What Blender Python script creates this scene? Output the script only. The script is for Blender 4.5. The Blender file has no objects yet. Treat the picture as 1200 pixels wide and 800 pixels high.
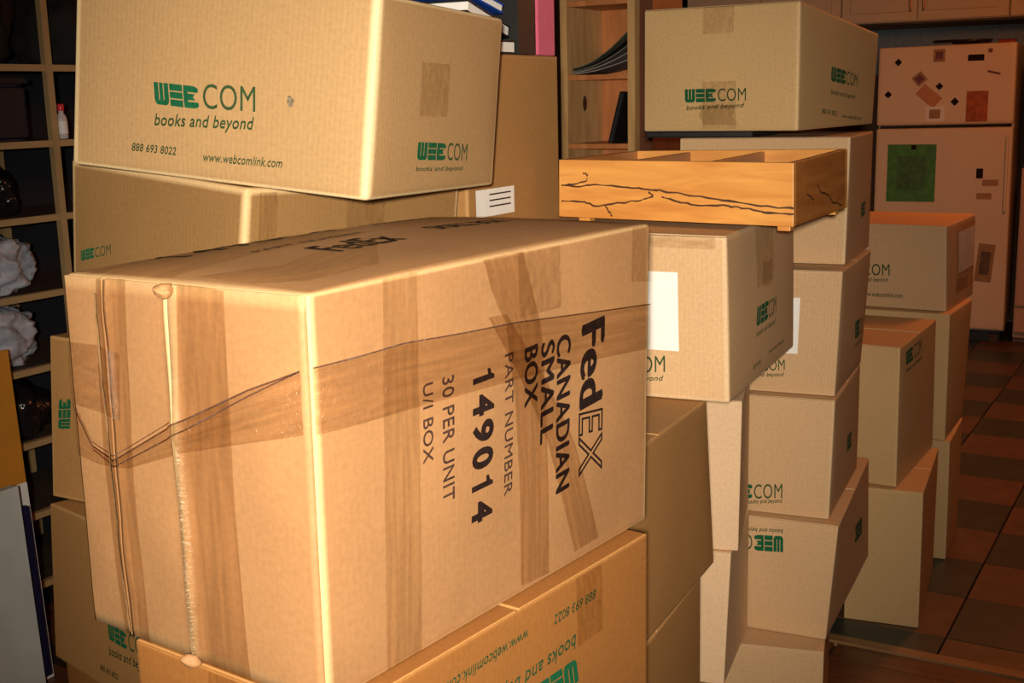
import bpy, bmesh, math, random
from mathutils import Vector, Matrix, noise
S = bpy.context.scene
# ------------------------------------------------------------------ camera
CAM_H = 1.4607
cam = bpy.data.cameras.new('camera'); camo = bpy.data.objects.new('camera', cam)
S.collection.objects.link(camo); S.camera = camo
cam.sensor_width = 36; cam.lens = 1414.3/1200*36; cam.clip_start = .02
r_, u_, f_ = Vector((.99971, -.00478, -.02371)), Vector((.02418, .19744, .98002)), Vector((0, .9803, -.1975))
r_ = (r_-f_*r_.dot(f_)).normalized(); u_ = r_.cross(f_)
m = Matrix((r_, u_, -f_)).transposed().to_4x4(); m.translation = (0, 0, CAM_H); camo.matrix_world = m
# ------------------------------------------------------------------ light
S.view_settings.view_transform = 'Standard'; S.view_settings.look = 'None'
S.view_settings.gamma = 1; S.view_settings.use_curve_mapping = False
S.view_settings.exposure = 0.0
W = bpy.data.worlds.new('world'); S.world = W; W.use_nodes = True
W.node_tree.nodes['Background'].inputs[0].default_value = (1, .62, .36, 1)
W.node_tree.nodes['Background'].inputs[1].default_value = .010
def lamp(name, kind, loc, e, col, size=.1, rot=None):
    l = bpy.data.lights.new(name, kind); l.energy = e; l.color = col
    if kind == 'AREA': l.shape = 'DISK'; l.size = size
    else: l.shadow_soft_size = size
    o = bpy.data.objects.new(name, l); S.collection.objects.link(o); o.location = loc
    if rot: o.rotation_euler = rot
    return o
TH = math.radians(30.5)                       # the room is turned this much against the view
EX = Vector((math.cos(TH), -math.sin(TH), 0)); EY = Vector((math.sin(TH), math.cos(TH), 0))
def rm(a, b, z=0): return EX*a+EY*b+Vector((0, 0, z))
fl = lamp('camera_flash', 'SPOT', (-.03, -.20, CAM_H+.055), 268, (1, .86, .68), .025)
fl.data.spot_size = math.radians(61); fl.data.spot_blend = 1.0
fl.rotation_euler = (Vector((-.012, .98, -.195))).to_track_quat('-Z', 'Y').to_euler()
lamp('added_fill_lamp', 'AREA', rm(-.6, .4, 2.44), 1.6, (1, .66, .38), .5)  # unseen lamp, added as soft warm fill from behind the camera
lamp('kitchen_ceiling_lamp', 'POINT', rm(-.35, 5.1, 2.2), 44, (1, .27, .065), .14)

random.seed(4)
# ------------------------------------------------------------------ materials
MATS = {}
def N(t, k, **a):
    n = t.nodes.new(k)
    for q, v in a.items():
        if q in n.inputs: n.inputs[q].default_value = v
        else: setattr(n, q, v)
    return n
def mat(name, col, rough=.6, metal=0, bump=0, nscale=40, var=.12, spec=.5, trans=0, alpha=1, stretch=(1, 1, 1), coat=0, bscale=None):
    if name in MATS: return MATS[name]
    m = bpy.data.materials.new(name); m.use_nodes = True; MATS[name] = m
    t = m.node_tree; b = t.nodes['Principled BSDF']
    b.inputs['Roughness'].default_value = rough; b.inputs['Metallic'].default_value = metal
    b.inputs['Specular IOR Level'].default_value = spec; b.inputs['Coat Weight'].default_value = coat
    b.inputs['Transmission Weight'].default_value = trans
    tc = N(t, 'ShaderNodeTexCoord'); mp = N(t, 'ShaderNodeMapping'); mp.inputs['Scale'].default_value = stretch
    t.links.new(tc.outputs['Object'], mp.inputs[0])
    nz = N(t, 'ShaderNodeTexNoise', Scale=nscale, Detail=5.0); t.links.new(mp.outputs[0], nz.inputs['Vector'])
    rp = N(t, 'ShaderNodeValToRGB')
    rp.color_ramp.elements[0].position = .3; rp.color_ramp.elements[1].position = .7
    rp.color_ramp.elements[0].color = [c*(1-var) for c in col]+[1]; rp.color_ramp.elements[1].color = [min(1, c*(1+var)) for c in col]+[1]
    t.links.new(nz.outputs[0], rp.inputs[0]); t.links.new(rp.outputs[0], b.inputs['Base Color'])
    if bump:
        n2 = nz
        if bscale:
            n2 = N(t, 'ShaderNodeTexNoise', Scale=bscale, Detail=3.0); t.links.new(mp.outputs[0], n2.inputs['Vector'])
        bp = N(t, 'ShaderNodeBump', Strength=bump, Distance=.004); t.links.new(n2.outputs[0], bp.inputs['Height']); t.links.new(bp.outputs[0], b.inputs['Normal'])
    return m
def cardboard(name, col, ribs=.05, mott=.10, wear_highlight_col=(.85, .62, .36), bmp=.5):
    """kraft board: UV is in metres; faint vertical flutes, mottled pulp, pale edges for wear and painted highlights"""
    m = bpy.data.materials.new(name); m.use_nodes = True; MATS[name] = m
    t = m.node_tree; b = t.nodes['Principled BSDF']; b.inputs['Roughness'].default_value = .62; b.inputs['Specular IOR Level'].default_value = .3
    uv = N(t, 'ShaderNodeUVMap')
    wv = N(t, 'ShaderNodeTexWave', Scale=42.0, Distortion=1.2, Detail=2.0); wv.inputs['Detail Scale'].default_value = .6
    t.links.new(uv.outputs[0], wv.inputs['Vector'])
    n1 = N(t, 'ShaderNodeTexNoise', Scale=6.0, Detail=6.0); t.links.new(uv.outputs[0], n1.inputs['Vector'])
    mp = N(t, 'ShaderNodeMapping'); mp.inputs['Scale'].default_value = (60, 500, 60); t.links.new(uv.outputs[0], mp.inputs[0])
    n2 = N(t, 'ShaderNodeTexNoise', Scale=1.0, Detail=3.0); t.links.new(mp.outputs[0], n2.inputs['Vector'])
    n3 = N(t, 'ShaderNodeTexNoise', Scale=160.0, Detail=2.0); t.links.new(uv.outputs[0], n3.inputs['Vector'])
    def ma(op, a, bb):
        q = N(t, 'ShaderNodeMath', operation=op)
        for i, v in enumerate((a, bb)):
            if isinstance(v, (int, float)): q.inputs[i].default_value = v
            else: t.links.new(v, q.inputs[i])
        return q.outputs[0]
    v = ma('MULTIPLY', ma('SUBTRACT', wv.outputs['Fac'], .5), ribs)
    v = ma('ADD', v, ma('MULTIPLY', ma('SUBTRACT', n1.outputs[0], .5), mott*2.4))
    v = ma('ADD', v, ma('MULTIPLY', ma('SUBTRACT', n2.outputs[0], .5), .12))
    v = ma('ADD', v, ma('MULTIPLY', ma('SUBTRACT', n3.outputs[0], .5), .3))
    v = ma('ADD', v, 1.0)
    at = N(t, 'ShaderNodeAttribute', attribute_name='wear_highlight')
    base = N(t, 'ShaderNodeMix', data_type='RGBA'); base.inputs['A'].default_value = (*col, 1); base.inputs['B'].default_value = (*wear_highlight_col, 1)
    t.links.new(at.outputs['Fac'], base.inputs['Factor'])
    vm = N(t, 'ShaderNodeVectorMath', operation='SCALE'); t.links.new(base.outputs['Result'], vm.inputs[0]); t.links.new(v, vm.inputs['Scale'])
    t.links.new(vm.outputs[0], b.inputs['Base Color'])
    bp = N(t, 'ShaderNodeBump', Strength=.25, Distance=.0012); t.links.new(ma('ADD', ma('MULTIPLY', wv.outputs['Fac'], bmp), n1.outputs[0]), bp.inputs['Height'])
    t.links.new(bp.outputs[0], b.inputs['Normal'])
    return m
K_ORANGE = cardboard('kraft_orange', (.335, .178, .078), ribs=.012, bmp=.08, mott=.22, wear_highlight_col=(.62, .42, .21))
K_SHADE = cardboard('kraft_shaded', (.29, .165, .062), ribs=.03, bmp=.2, mott=.08, wear_highlight_col=(.70, .50, .26))  # tan board darkened to paint in the weak flash on one carton
K_LIGHT = cardboard('kraft_cream', (.80, .56, .35), ribs=.03, bmp=.2, mott=.05, wear_highlight_col=(.85, .62, .40))
K_DIM = cardboard('kraft_dim_lit', (.30, .125, .032), ribs=.01, bmp=.08, mott=.08, wear_highlight_col=(.52, .28, .10))  # weak flash and orange room light mixed into the board colour
K_WEB = cardboard('kraft_tan', (.44, .28, .13), ribs=.05, bmp=.25, mott=.05, wear_highlight_col=(.80, .62, .36))
K_WEB2 = cardboard('kraft_warm', (.38, .20, .07), ribs=.03, bmp=.2, mott=.08, wear_highlight_col=(.66, .40, .18))
K_TAN = cardboard('kraft_light_tan', (.60, .405, .19), ribs=.04, bmp=.25, mott=.05, wear_highlight_col=(.74, .54, .30))
K_PALE = cardboard('kraft_pale', (.60, .395, .215), ribs=.04, bmp=.25, mott=.05, wear_highlight_col=(.72, .56, .36))
def tape_mat(name, tint, rough=.2, gl=.05):
    m = bpy.data.materials.new(name); m.use_nodes = True; MATS[name] = m
    t = m.node_tree; t.nodes.remove(t.nodes['Principled BSDF']); out = t.nodes['Material Output']
    tr = N(t, 'ShaderNodeBsdfTransparent'); tr.inputs[0].default_value = (*tint, 1)
    g = N(t, 'ShaderNodeBsdfGlossy', Roughness=rough); g.inputs[0].default_value = (1, .97, .92, 1)
    tc = N(t, 'ShaderNodeUVMap'); n = N(t, 'ShaderNodeTexNoise', Scale=14.0, Detail=4.0, Distortion=1.0); t.links.new(tc.outputs[0], n.inputs['Vector'])
    mp = N(t, 'ShaderNodeMapping'); mp.inputs['Scale'].default_value = (6, 40, 1); t.links.new(tc.outputs[0], mp.inputs[0]); t.links.new(mp.outputs[0], n.inputs['Vector']); n.inputs['Scale'].default_value = 1.5
    bp = N(t, 'ShaderNodeBump', Strength=.6, Distance=.003); t.links.new(n.outputs[0], bp.inputs['Height']); t.links.new(bp.outputs[0], g.inputs['Normal'])
    mx = N(t, 'ShaderNodeMixShader', Fac=gl)
    m3 = N(t, 'ShaderNodeMapping'); m3.inputs['Scale'].default_value = (5, .7, 1); t.links.new(tc.outputs[0], m3.inputs[0])
    n3 = N(t, 'ShaderNodeTexNoise', Scale=1.6, Detail=5.0, Distortion=.8); t.links.new(m3.outputs[0], n3.inputs['Vector'])
    r3 = N(t, 'ShaderNodeValToRGB'); r3.color_ramp.elements[0].position = .3; r3.color_ramp.elements[1].position = .72
    r3.color_ramp.elements[0].color = (*[c*.93 for c in tint], 1); r3.color_ramp.elements[1].color = (*[min(1, c*1.09) for c in tint], 1)
    t.links.new(n3.outputs[0], r3.inputs[0]); t.links.new(r3.outputs[0], tr.inputs[0])
    t.links.new(tr.outputs[0], mx.inputs[1]); t.links.new(g.outputs[0], mx.inputs[2]); t.links.new(mx.outputs[0], out.inputs[0])
    return m
TAPE = tape_mat('clear_packing_tape', (.93, .90, .86)); TAPE2 = tape_mat('brown_tinted_tape', (.88, .83, .77), .25)
INK_G = mat('green_ink', (.008, .105, .045), .85, spec=.15, var=.25, nscale=300)
INK_D = mat('dark_green_ink', (.035, .075, .03), .85, spec=.15, var=.3, nscale=300)
INK_K = mat('black_ink', (.018, .010, .009), .95, spec=.05, var=.3, nscale=200)
INK_B = mat('faded_black_ink', (.06, .03, .022), .85, spec=.15, var=.3, nscale=200)
PAPER = mat('white_paper', (.86, .87, .86), .5, var=.03)
def wood(name, c1, c2, rough=.42, sc=3.0, grain=(2, 30, 30), bump=.15):
    m = bpy.data.materials.new(name); m.use_nodes = True; MATS[name] = m
    t = m.node_tree; b = t.nodes['Principled BSDF']; b.inputs['Roughness'].default_value = rough
    tc = N(t, 'ShaderNodeTexCoord'); mp = N(t, 'ShaderNodeMapping'); mp.inputs['Scale'].default_value = grain; t.links.new(tc.outputs['Object'], mp.inputs[0])
    n = N(t, 'ShaderNodeTexNoise', Scale=sc, Detail=6.0, Distortion=.6); t.links.new(mp.outputs[0], n.inputs['Vector'])
    rp = N(t, 'ShaderNodeValToRGB'); rp.color_ramp.elements[0].position = .32; rp.color_ramp.elements[1].position = .68
    rp.color_ramp.elements[0].color = (*c1, 1); rp.color_ramp.elements[1].color = (*c2, 1)
    t.links.new(n.outputs[0], rp.inputs[0]); t.links.new(rp.outputs[0], b.inputs['Base Color'])
    bp = N(t, 'ShaderNodeBump', Strength=bump, Distance=.002); t.links.new(n.outputs[0], bp.inputs['Height']); t.links.new(bp.outputs[0], b.inputs['Normal'])
    return m
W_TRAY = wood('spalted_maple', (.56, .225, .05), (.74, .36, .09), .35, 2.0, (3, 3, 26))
W_TRAY_SHADED = wood('spalted_maple_shaded_side', (.34, .12, .028), (.50, .20, .05), .4, 2.0, (3, 3, 26))  # darker end grain plus painted shade of faces turned from the flash
W_PINE = wood('knotty_pine', (.55, .32, .13), (.78, .50, .22), .45, 2.0, (12, 12, 2))
W_PINE_R = wood('reddish_pine', (.46, .16, .05), (.66, .26, .09), .45, 2.0, (12, 12, 2))
W_SHELF = wood('pale_shelf_wood', (.36, .25, .12), (.48, .34, .17), .55, 2.0, (3, 3, 3))
W_LINER = wood('dark_shelf_liner', (.03, .022, .014), (.05, .036, .022), .8)
W_DARK = wood('dark_red_brown_wood', (.10, .03, .012), (.17, .055, .02), .5, 2.0, (10, 10, 2))
W_FLOOR = wood('brown_floor_board', (.10, .035, .012), (.17, .062, .022), .35, 2.0, (2, 24, 24))
W_STRIP = wood('threshold_wood', (.26, .14, .06), (.36, .2, .09), .4, 2.0, (2, 24, 24))
M_WALL = mat('brown_wall_paint', (.16, .085, .045), .8, bump=.1, nscale=60)
M_CEIL = mat('ceiling_paint', (.55, .48, .4), .85, bump=.1, nscale=90)
M_NAVY = mat('dark_navy_backing', (.006, .008, .016), .8, var=.3, nscale=8)

# ------------------------------------------------------------------ geometry helpers
def link(name, bm_or_me, mt, parent=None, smooth=False, loc=None):
    if isinstance(bm_or_me, bmesh.types.BMesh):
        me = bpy.data.meshes.new(name); bm_or_me.to_mesh(me); bm_or_me.free()
    else: me = bm_or_me
    if mt and not me.materials: me.materials.append(mt)
    if smooth:
        for p in me.polygons: p.use_smooth = True
    o = bpy.data.objects.new(name, me); S.collection.objects.link(o)
    if parent: o.parent = parent
    if loc is not None: o.location = loc
    return o
def thing(name, label, cat, loc, group=None, rz=0):
    o = bpy.data.objects.new(name, None); o.empty_display_size = .05; S.collection.objects.link(o)
    o.location = loc; o.rotation_euler = (0, 0, rz); o['label'] = label; o['category'] = cat
    if group: o['group'] = group
    return o
def tag(o, label, cat, group=None):
    o['label'] = label; o['category'] = cat
    if group: o['group'] = group
    return o
def struct(o): o['kind'] = 'structure'; return o
def lerp(a, b, t): return a*(1-t)+b*t
class Hexa:
    """box from eight corners L N R B (left, near, right, back) x b t, in coordinates local to its base"""
    def __init__(s, c, org=None, bulge=None):
        s.c = {k: Vector(v) for k, v in c.items()}
        s.org = org if org is not None else sum((s.c[k+'b'] for k in 'LNRB'), Vector())/4
        for k in s.c: s.c[k] = s.c[k]-s.org
        c = s.c
        s.dim = Vector(((c['Nb']-c['Lb']).length, (c['Rb']-c['Nb']).length, (c['Nt']-c['Nb']).length))
        s.bulge = bulge or {}
        s.seed = random.random()*50
    def tri(s, u, v, w):
        c = s.c
        bot = lerp(lerp(c['Lb'], c['Nb'], u), lerp(c['Bb'], c['Rb'], u), v)
        top = lerp(lerp(c['Lt'], c['Nt'], u), lerp(c['Bt'], c['Rt'], u), v)
        return lerp(bot, top, w)
    def nrm(s, f):
        c = s.c
        n = {'l': (c['Nb']-c['Lb']).cross(c['Lt']-c['Lb']), 'r': (c['Rb']-c['Nb']).cross(c['Nt']-c['Nb']),
             't': (c['Nt']-c['Lt']).cross(c['Bt']-c['Lt']), 'b': (c['Bb']-c['Lb']).cross(c['Nb']-c['Lb']),
             'k': (c['Bb']-c['Rb']).cross(c['Rt']-c['Rb']), 'e': (c['Lb']-c['Bb']).cross(c['Bt']-c['Bb'])}[f]
        return n.normalized()
    def off(s, f, a, b):
        A = s.bulge.get(f, 0)
        a = min(max(a, 0), 1); b = min(max(b, 0), 1)
        e = (4*a*(1-a))**.6*(4*b*(1-b))**.6
        return e*(A+.0012*noise.noise(Vector((a*4+s.seed, b*4, 3.3))) if A else 0)
    def fp(s, f, a, b, o=0):
        u, v, w = {'l': (a, 0, b), 'r': (1, a, b), 't': (a, b, 1), 'k': (1-a, 1, b), 'e': (0, 1-a, b), 'b': (a, 1-b, 0)}[f]
        return s.tri(u, v, w)+s.nrm(f)*(s.off(f, a, b)+o)
    def body(s, r=.0025, n=10, wear_highlight=1, inset=None):
        """closed rounded, slightly bulging box mesh with metre UVs and a wear attribute"""
        D = s.dim; bm = bmesh.new(); lay = bm.verts.layers.float.new('wear_highlight'); uvl = bm.loops.layers.uv.new('UVMap')
        inset = inset or {}
        ax = []
        for d in D:
            q = min(r/d, .2)
            ax.append([0, q*.35, q, min(q*2.2, .3)]+[q+(1-2*q)*i/n for i in range(1, n)]+[1-min(q*2.2, .3), 1-q, 1-q*.35, 1])
            ax[-1] = sorted(set(round(x, 6) for x in ax[-1]))
        cache = {}
        def vert(u, v, w):
            k = (round(u, 6), round(v, 6), round(w, 6))
            if k in cache: return cache[k]
            P = Vector((u*D[0], v*D[1], w*D[2])); I = Vector([min(max(P[i], r), D[i]-r) for i in range(3)])
            d = P-I; ne = sum(1 for i in range(3) if abs(d[i]) > 1e-9)
            if d.length > 1e-9: P2 = I+d.normalized()*r
            else: P2 = P
            q = [P2[i]/D[i] for i in range(3)]
            X = s.tri(*q)
            if ne <= 1:
                for f, (cond, a, b) in {'l': (v == 0, u, w), 'r': (u == 1, v, w), 't': (w == 1, u, v), 'k': (v == 1, 1-u, w), 'e': (u == 0, 1-v, w), 'b': (w == 0, u, 1-v)}.items():
                    if cond: X = X+s.nrm(f)*s.off(f, a, b)
            for f, dd in inset.items():
                if {'l': v == 0, 'r': u == 1, 't': w == 1}[f] : X = X-s.nrm(f)*dd
            vt = bm.verts.new(X); vt[lay] = wear_highlight if ne >= 2 else 0.0; cache[k] = vt  # edges paled for worn paper and for the highlight painted along them
            return vt
        for axi in range(3):
            A, B = [(1, 2), (0, 2), (0, 1)][axi]
            for side in (0, 1):
                for i in range(len(ax[A])-1):
                    for j in range(len(ax[B])-1):
                        q = []
                        for (a, b) in ((ax[A][i], ax[B][j]), (ax[A][i+1], ax[B][j]), (ax[A][i+1], ax[B][j+1]), (ax[A][i], ax[B][j+1])):
                            co = [0, 0, 0]; co[axi] = side; co[A] = a; co[B] = b; q.append((vert(*co), (a*D[A], b*D[B])))
                        if (side == 1) == (axi == 1): q.reverse()
                        if len({x[0] for x in q}) < 4: continue
                        fc = bm.faces.new([x[0] for x in q])
                        for lp, x in zip(fc.loops, q): lp[uvl].uv = (x[1][0]+s.seed, x[1][1]+s.seed)
        for fc in bm.faces: fc.smooth = True
        return bm
    def patch(s, f, a0, a1, b0, b1, o=.0006, na=8, nb=8, wr=0, thick=0):
        """thin sheet lying on face f over a rectangle"""
        pa = [[(a0, lerp(b0, b1, j/nb)) for j in range(nb+1)], [(a1, lerp(b0, b1, j/nb)) for j in range(nb+1)]]
        return s.strip(f, pa[0], pa[1], o, na, nb, wr)
    def strip(s, f, LA, LB, o=.0006, na=6, nb=24, wr=0):
        def along(L, t):
            x = t*(len(L)-1); i = min(int(x), len(L)-2); q = x-i
            return (L[i][0]*(1-q)+L[i+1][0]*q, L[i][1]*(1-q)+L[i+1][1]*q)
        bm = bmesh.new(); uvl = bm.loops.layers.uv.new('UVMap'); g = []
        for j in range(nb+1):
            row = []; A = along(LA, j/nb); B = along(LB, j/nb)
            for i in range(na+1):
                q = i/na; a = A[0]*(1-q)+B[0]*q; b = A[1]*(1-q)+B[1]*q
                a = min(max(a, 0.0), 1.0); b = min(max(b, 0.0), 1.0)
                h = o+(wr*(.5+.5*noise.noise(Vector((a*25+s.seed, b*25, 1)))) if wr else 0)
                row.append((bm.verts.new(s.fp(f, a, b, h)), (q, j/nb*3)))
            g.append(row)
        for j in range(nb):
            for i in range(na):
                q = [g[j][i], g[j][i+1], g[j+1][i+1], g[j+1][i]]
                fc = bm.faces.new([x[0] for x in q]); fc.smooth = True
                for lp, x in zip(fc.loops, q): lp[uvl].uv = x[1]
        bm.normal_update()
        if bm.faces and sum((fc.normal.dot(s.nrm(f)) for fc in bm.faces)) < 0: bmesh.ops.reverse_faces(bm, faces=bm.faces)
        return bm
def box_mesh(sz, r=.002, seg=2):
    """bevelled box sitting on z=0, centred in x,y"""
    bm = bmesh.new(); bmesh.ops.create_cube(bm, size=1)
    for v in bm.verts: v.co = Vector((v.co.x*sz[0], v.co.y*sz[1], (v.co.z+.5)*sz[2]))
    if r: bmesh.ops.bevel(bm, geom=bm.edges[:], offset=r, segments=seg, affect='EDGES', clamp_overlap=True)
    return bm
def rbox(name, sz, loc, mt, parent=None, rz=0, r=.002, rot=None):
    o = link(name, box_mesh(sz, r), mt, parent, loc=loc); o.rotation_euler = rot or (0, 0, rz); return o
# ---- lettering
def text_tris(body, offset=0, shear=0, outline=False, res=4):
    cu = bpy.data.curves.new('t', 'FONT'); cu.body = body; cu.offset = offset; cu.shear = shear; cu.resolution_u = res
    cu.space_character = 1.05
    if outline: cu.fill_mode = 'NONE'; cu.bevel_depth = .022; cu.bevel_resolution = 0
    o = bpy.data.objects.new('t', cu); S.collection.objects.link(o)
    dg = bpy.context.evaluated_depsgraph_get(); me = bpy.data.meshes.new_from_object(o.evaluated_get(dg))
    V = [v.co.copy() for v in me.vertices]; F = [tuple(p.vertices) for p in me.polygons]
    bpy.data.objects.remove(o); bpy.data.curves.remove(cu); bpy.data.meshes.remove(me)
    x0 = min(v.x for v in V); x1 = max(v.x for v in V); y0 = min(v.y for v in V); y1 = max(v.y for v in V)
    return [((v.x-x0)/(x1-x0), (v.y-y0)/(y1-y0)) for v in V], F
def logo_tris():
    """three letters run together as solid blocks: W with two slits, barred E, barred B"""
    V, F = [], []
    def rect(x0, y0, x1, y1):
        i = len(V); V.extend([(x0, y0), (x1, y0), (x1, y1), (x0, y1)]); F.append((i, i+1, i+2, i+3))
    def poly(P):
        i = len(V); V.extend(P); F.append(tuple(range(i, i+len(P))))
    poly([(0, 1), (0, .2), (.02, .08), (.06, 0), (.10, 0), (.10, 1)]); rect(.10, 0, .12, .22)
    rect(.12, 0, .205, 1); rect(.205, 0, .225, .22)
    poly([(.225, 0), (.27, 0), (.31, .08), (.33, .2), (.33, 1), (.225, 1)])
    for y0, y1 in ((0, .30), (.355, .645), (.70, 1)):
        rect(.355, y0, .645, y1)
        if y0 == .355: poly([(.67, y0), (.93, y0), (.89, .44), (.88, .5), (.89, .56), (.93, y1), (.67, y1)])
        elif y0 == 0: poly([(.67, 0), (.86, 0), (.94, .03), (.99, .10), (1, .20), (.98, .28), (.67, .28)])
        else: poly([(.67, .71), (.98, .71), (1, .80), (.99, .90), (.94, .97), (.86, 1), (.67, 1)])
    rect(.665, .26, .76, .74)
    return V, F
def digits_tris(body):
    V, F = [], []; n = len(body); cw = 1/n
    for i, ch in enumerate(body):
        if ch == '1':
            v = [(.42, 0), (.66, 0), (.66, 1), (.50, 1), (.42, .86), (.20, .80), (.20, .67), (.42, .69)]; f = [(0, 1, 2, 3, 4, 7), (7, 4, 5, 6)]
            f = [(0, 1, 2, 3, 4), (0, 4, 7), (7, 4, 5, 6)]
        else: v, f = text_tris(ch, .04); v = [(.06+.86*x, y) for x, y in v]
        k = len(V); V += [((x*.93+i)*cw, y) for x, y in v]; F += [tuple(q+k for q in t_) for t_ in f]
    return V, F
TC = {}
def put_print(H, f, body, o, x, y, style, parent, name='printed_text', lift=.0004):
    key = (body, style)
    if body == '149014' and key not in TC: TC[key] = digits_tris(body)
    if key not in TC:
        if style == 'logo': TC[key] = logo_tris()
        else:
            V, F = text_tris(body, 0, .25 if (style == 'ital') else 0, style == 'outline')
            d = {'bold': .13, 'semi': .075, 'ital': .025, 'thin': .02}.get(style, 0)*1.45/len(body)*.5
            if d:                            # heavier strokes: the same letters laid over themselves, slightly shifted
                n = len(V); V0, F0 = V, F; V, F = [], []
                for k, (dx, dy) in enumerate(((-d, 0), (0, .025), (0, -.025), (d, 0))):
                    V += [(x*(1-2*d)+d+dx, y*.95+.025+dy) for x, y in V0]; F += [tuple(q+k*n for q in t_) for t_ in F0]
            TC[key] = (V, F)
    V, F = TC[key]; bm = bmesh.new(); vs = []
    for a, b in V:
        st = (o[0]+(x[0]-o[0])*a+(y[0]-o[0])*b, o[1]+(x[1]-o[1])*a+(y[1]-o[1])*b)
        vs.append(bm.verts.new(H.fp(f, st[0], st[1], lift)))
    for q in F:
        try: bm.faces.new([vs[i] for i in q])
        except ValueError: pass
    bm.normal_update()
    n = H.nrm(f); fl = [q for q in bm.faces if q.normal.dot(n) < 0]
    if fl: bmesh.ops.reverse_faces(bm, faces=fl)
    mt = {'logo': INK_G, 'med': INK_D, 'ital': INK_D, 'bold': INK_K, 'semi': INK_K, 'outline': INK_K, 'thin': INK_B}[style]
    return link(name, bm, mt, parent)

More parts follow.
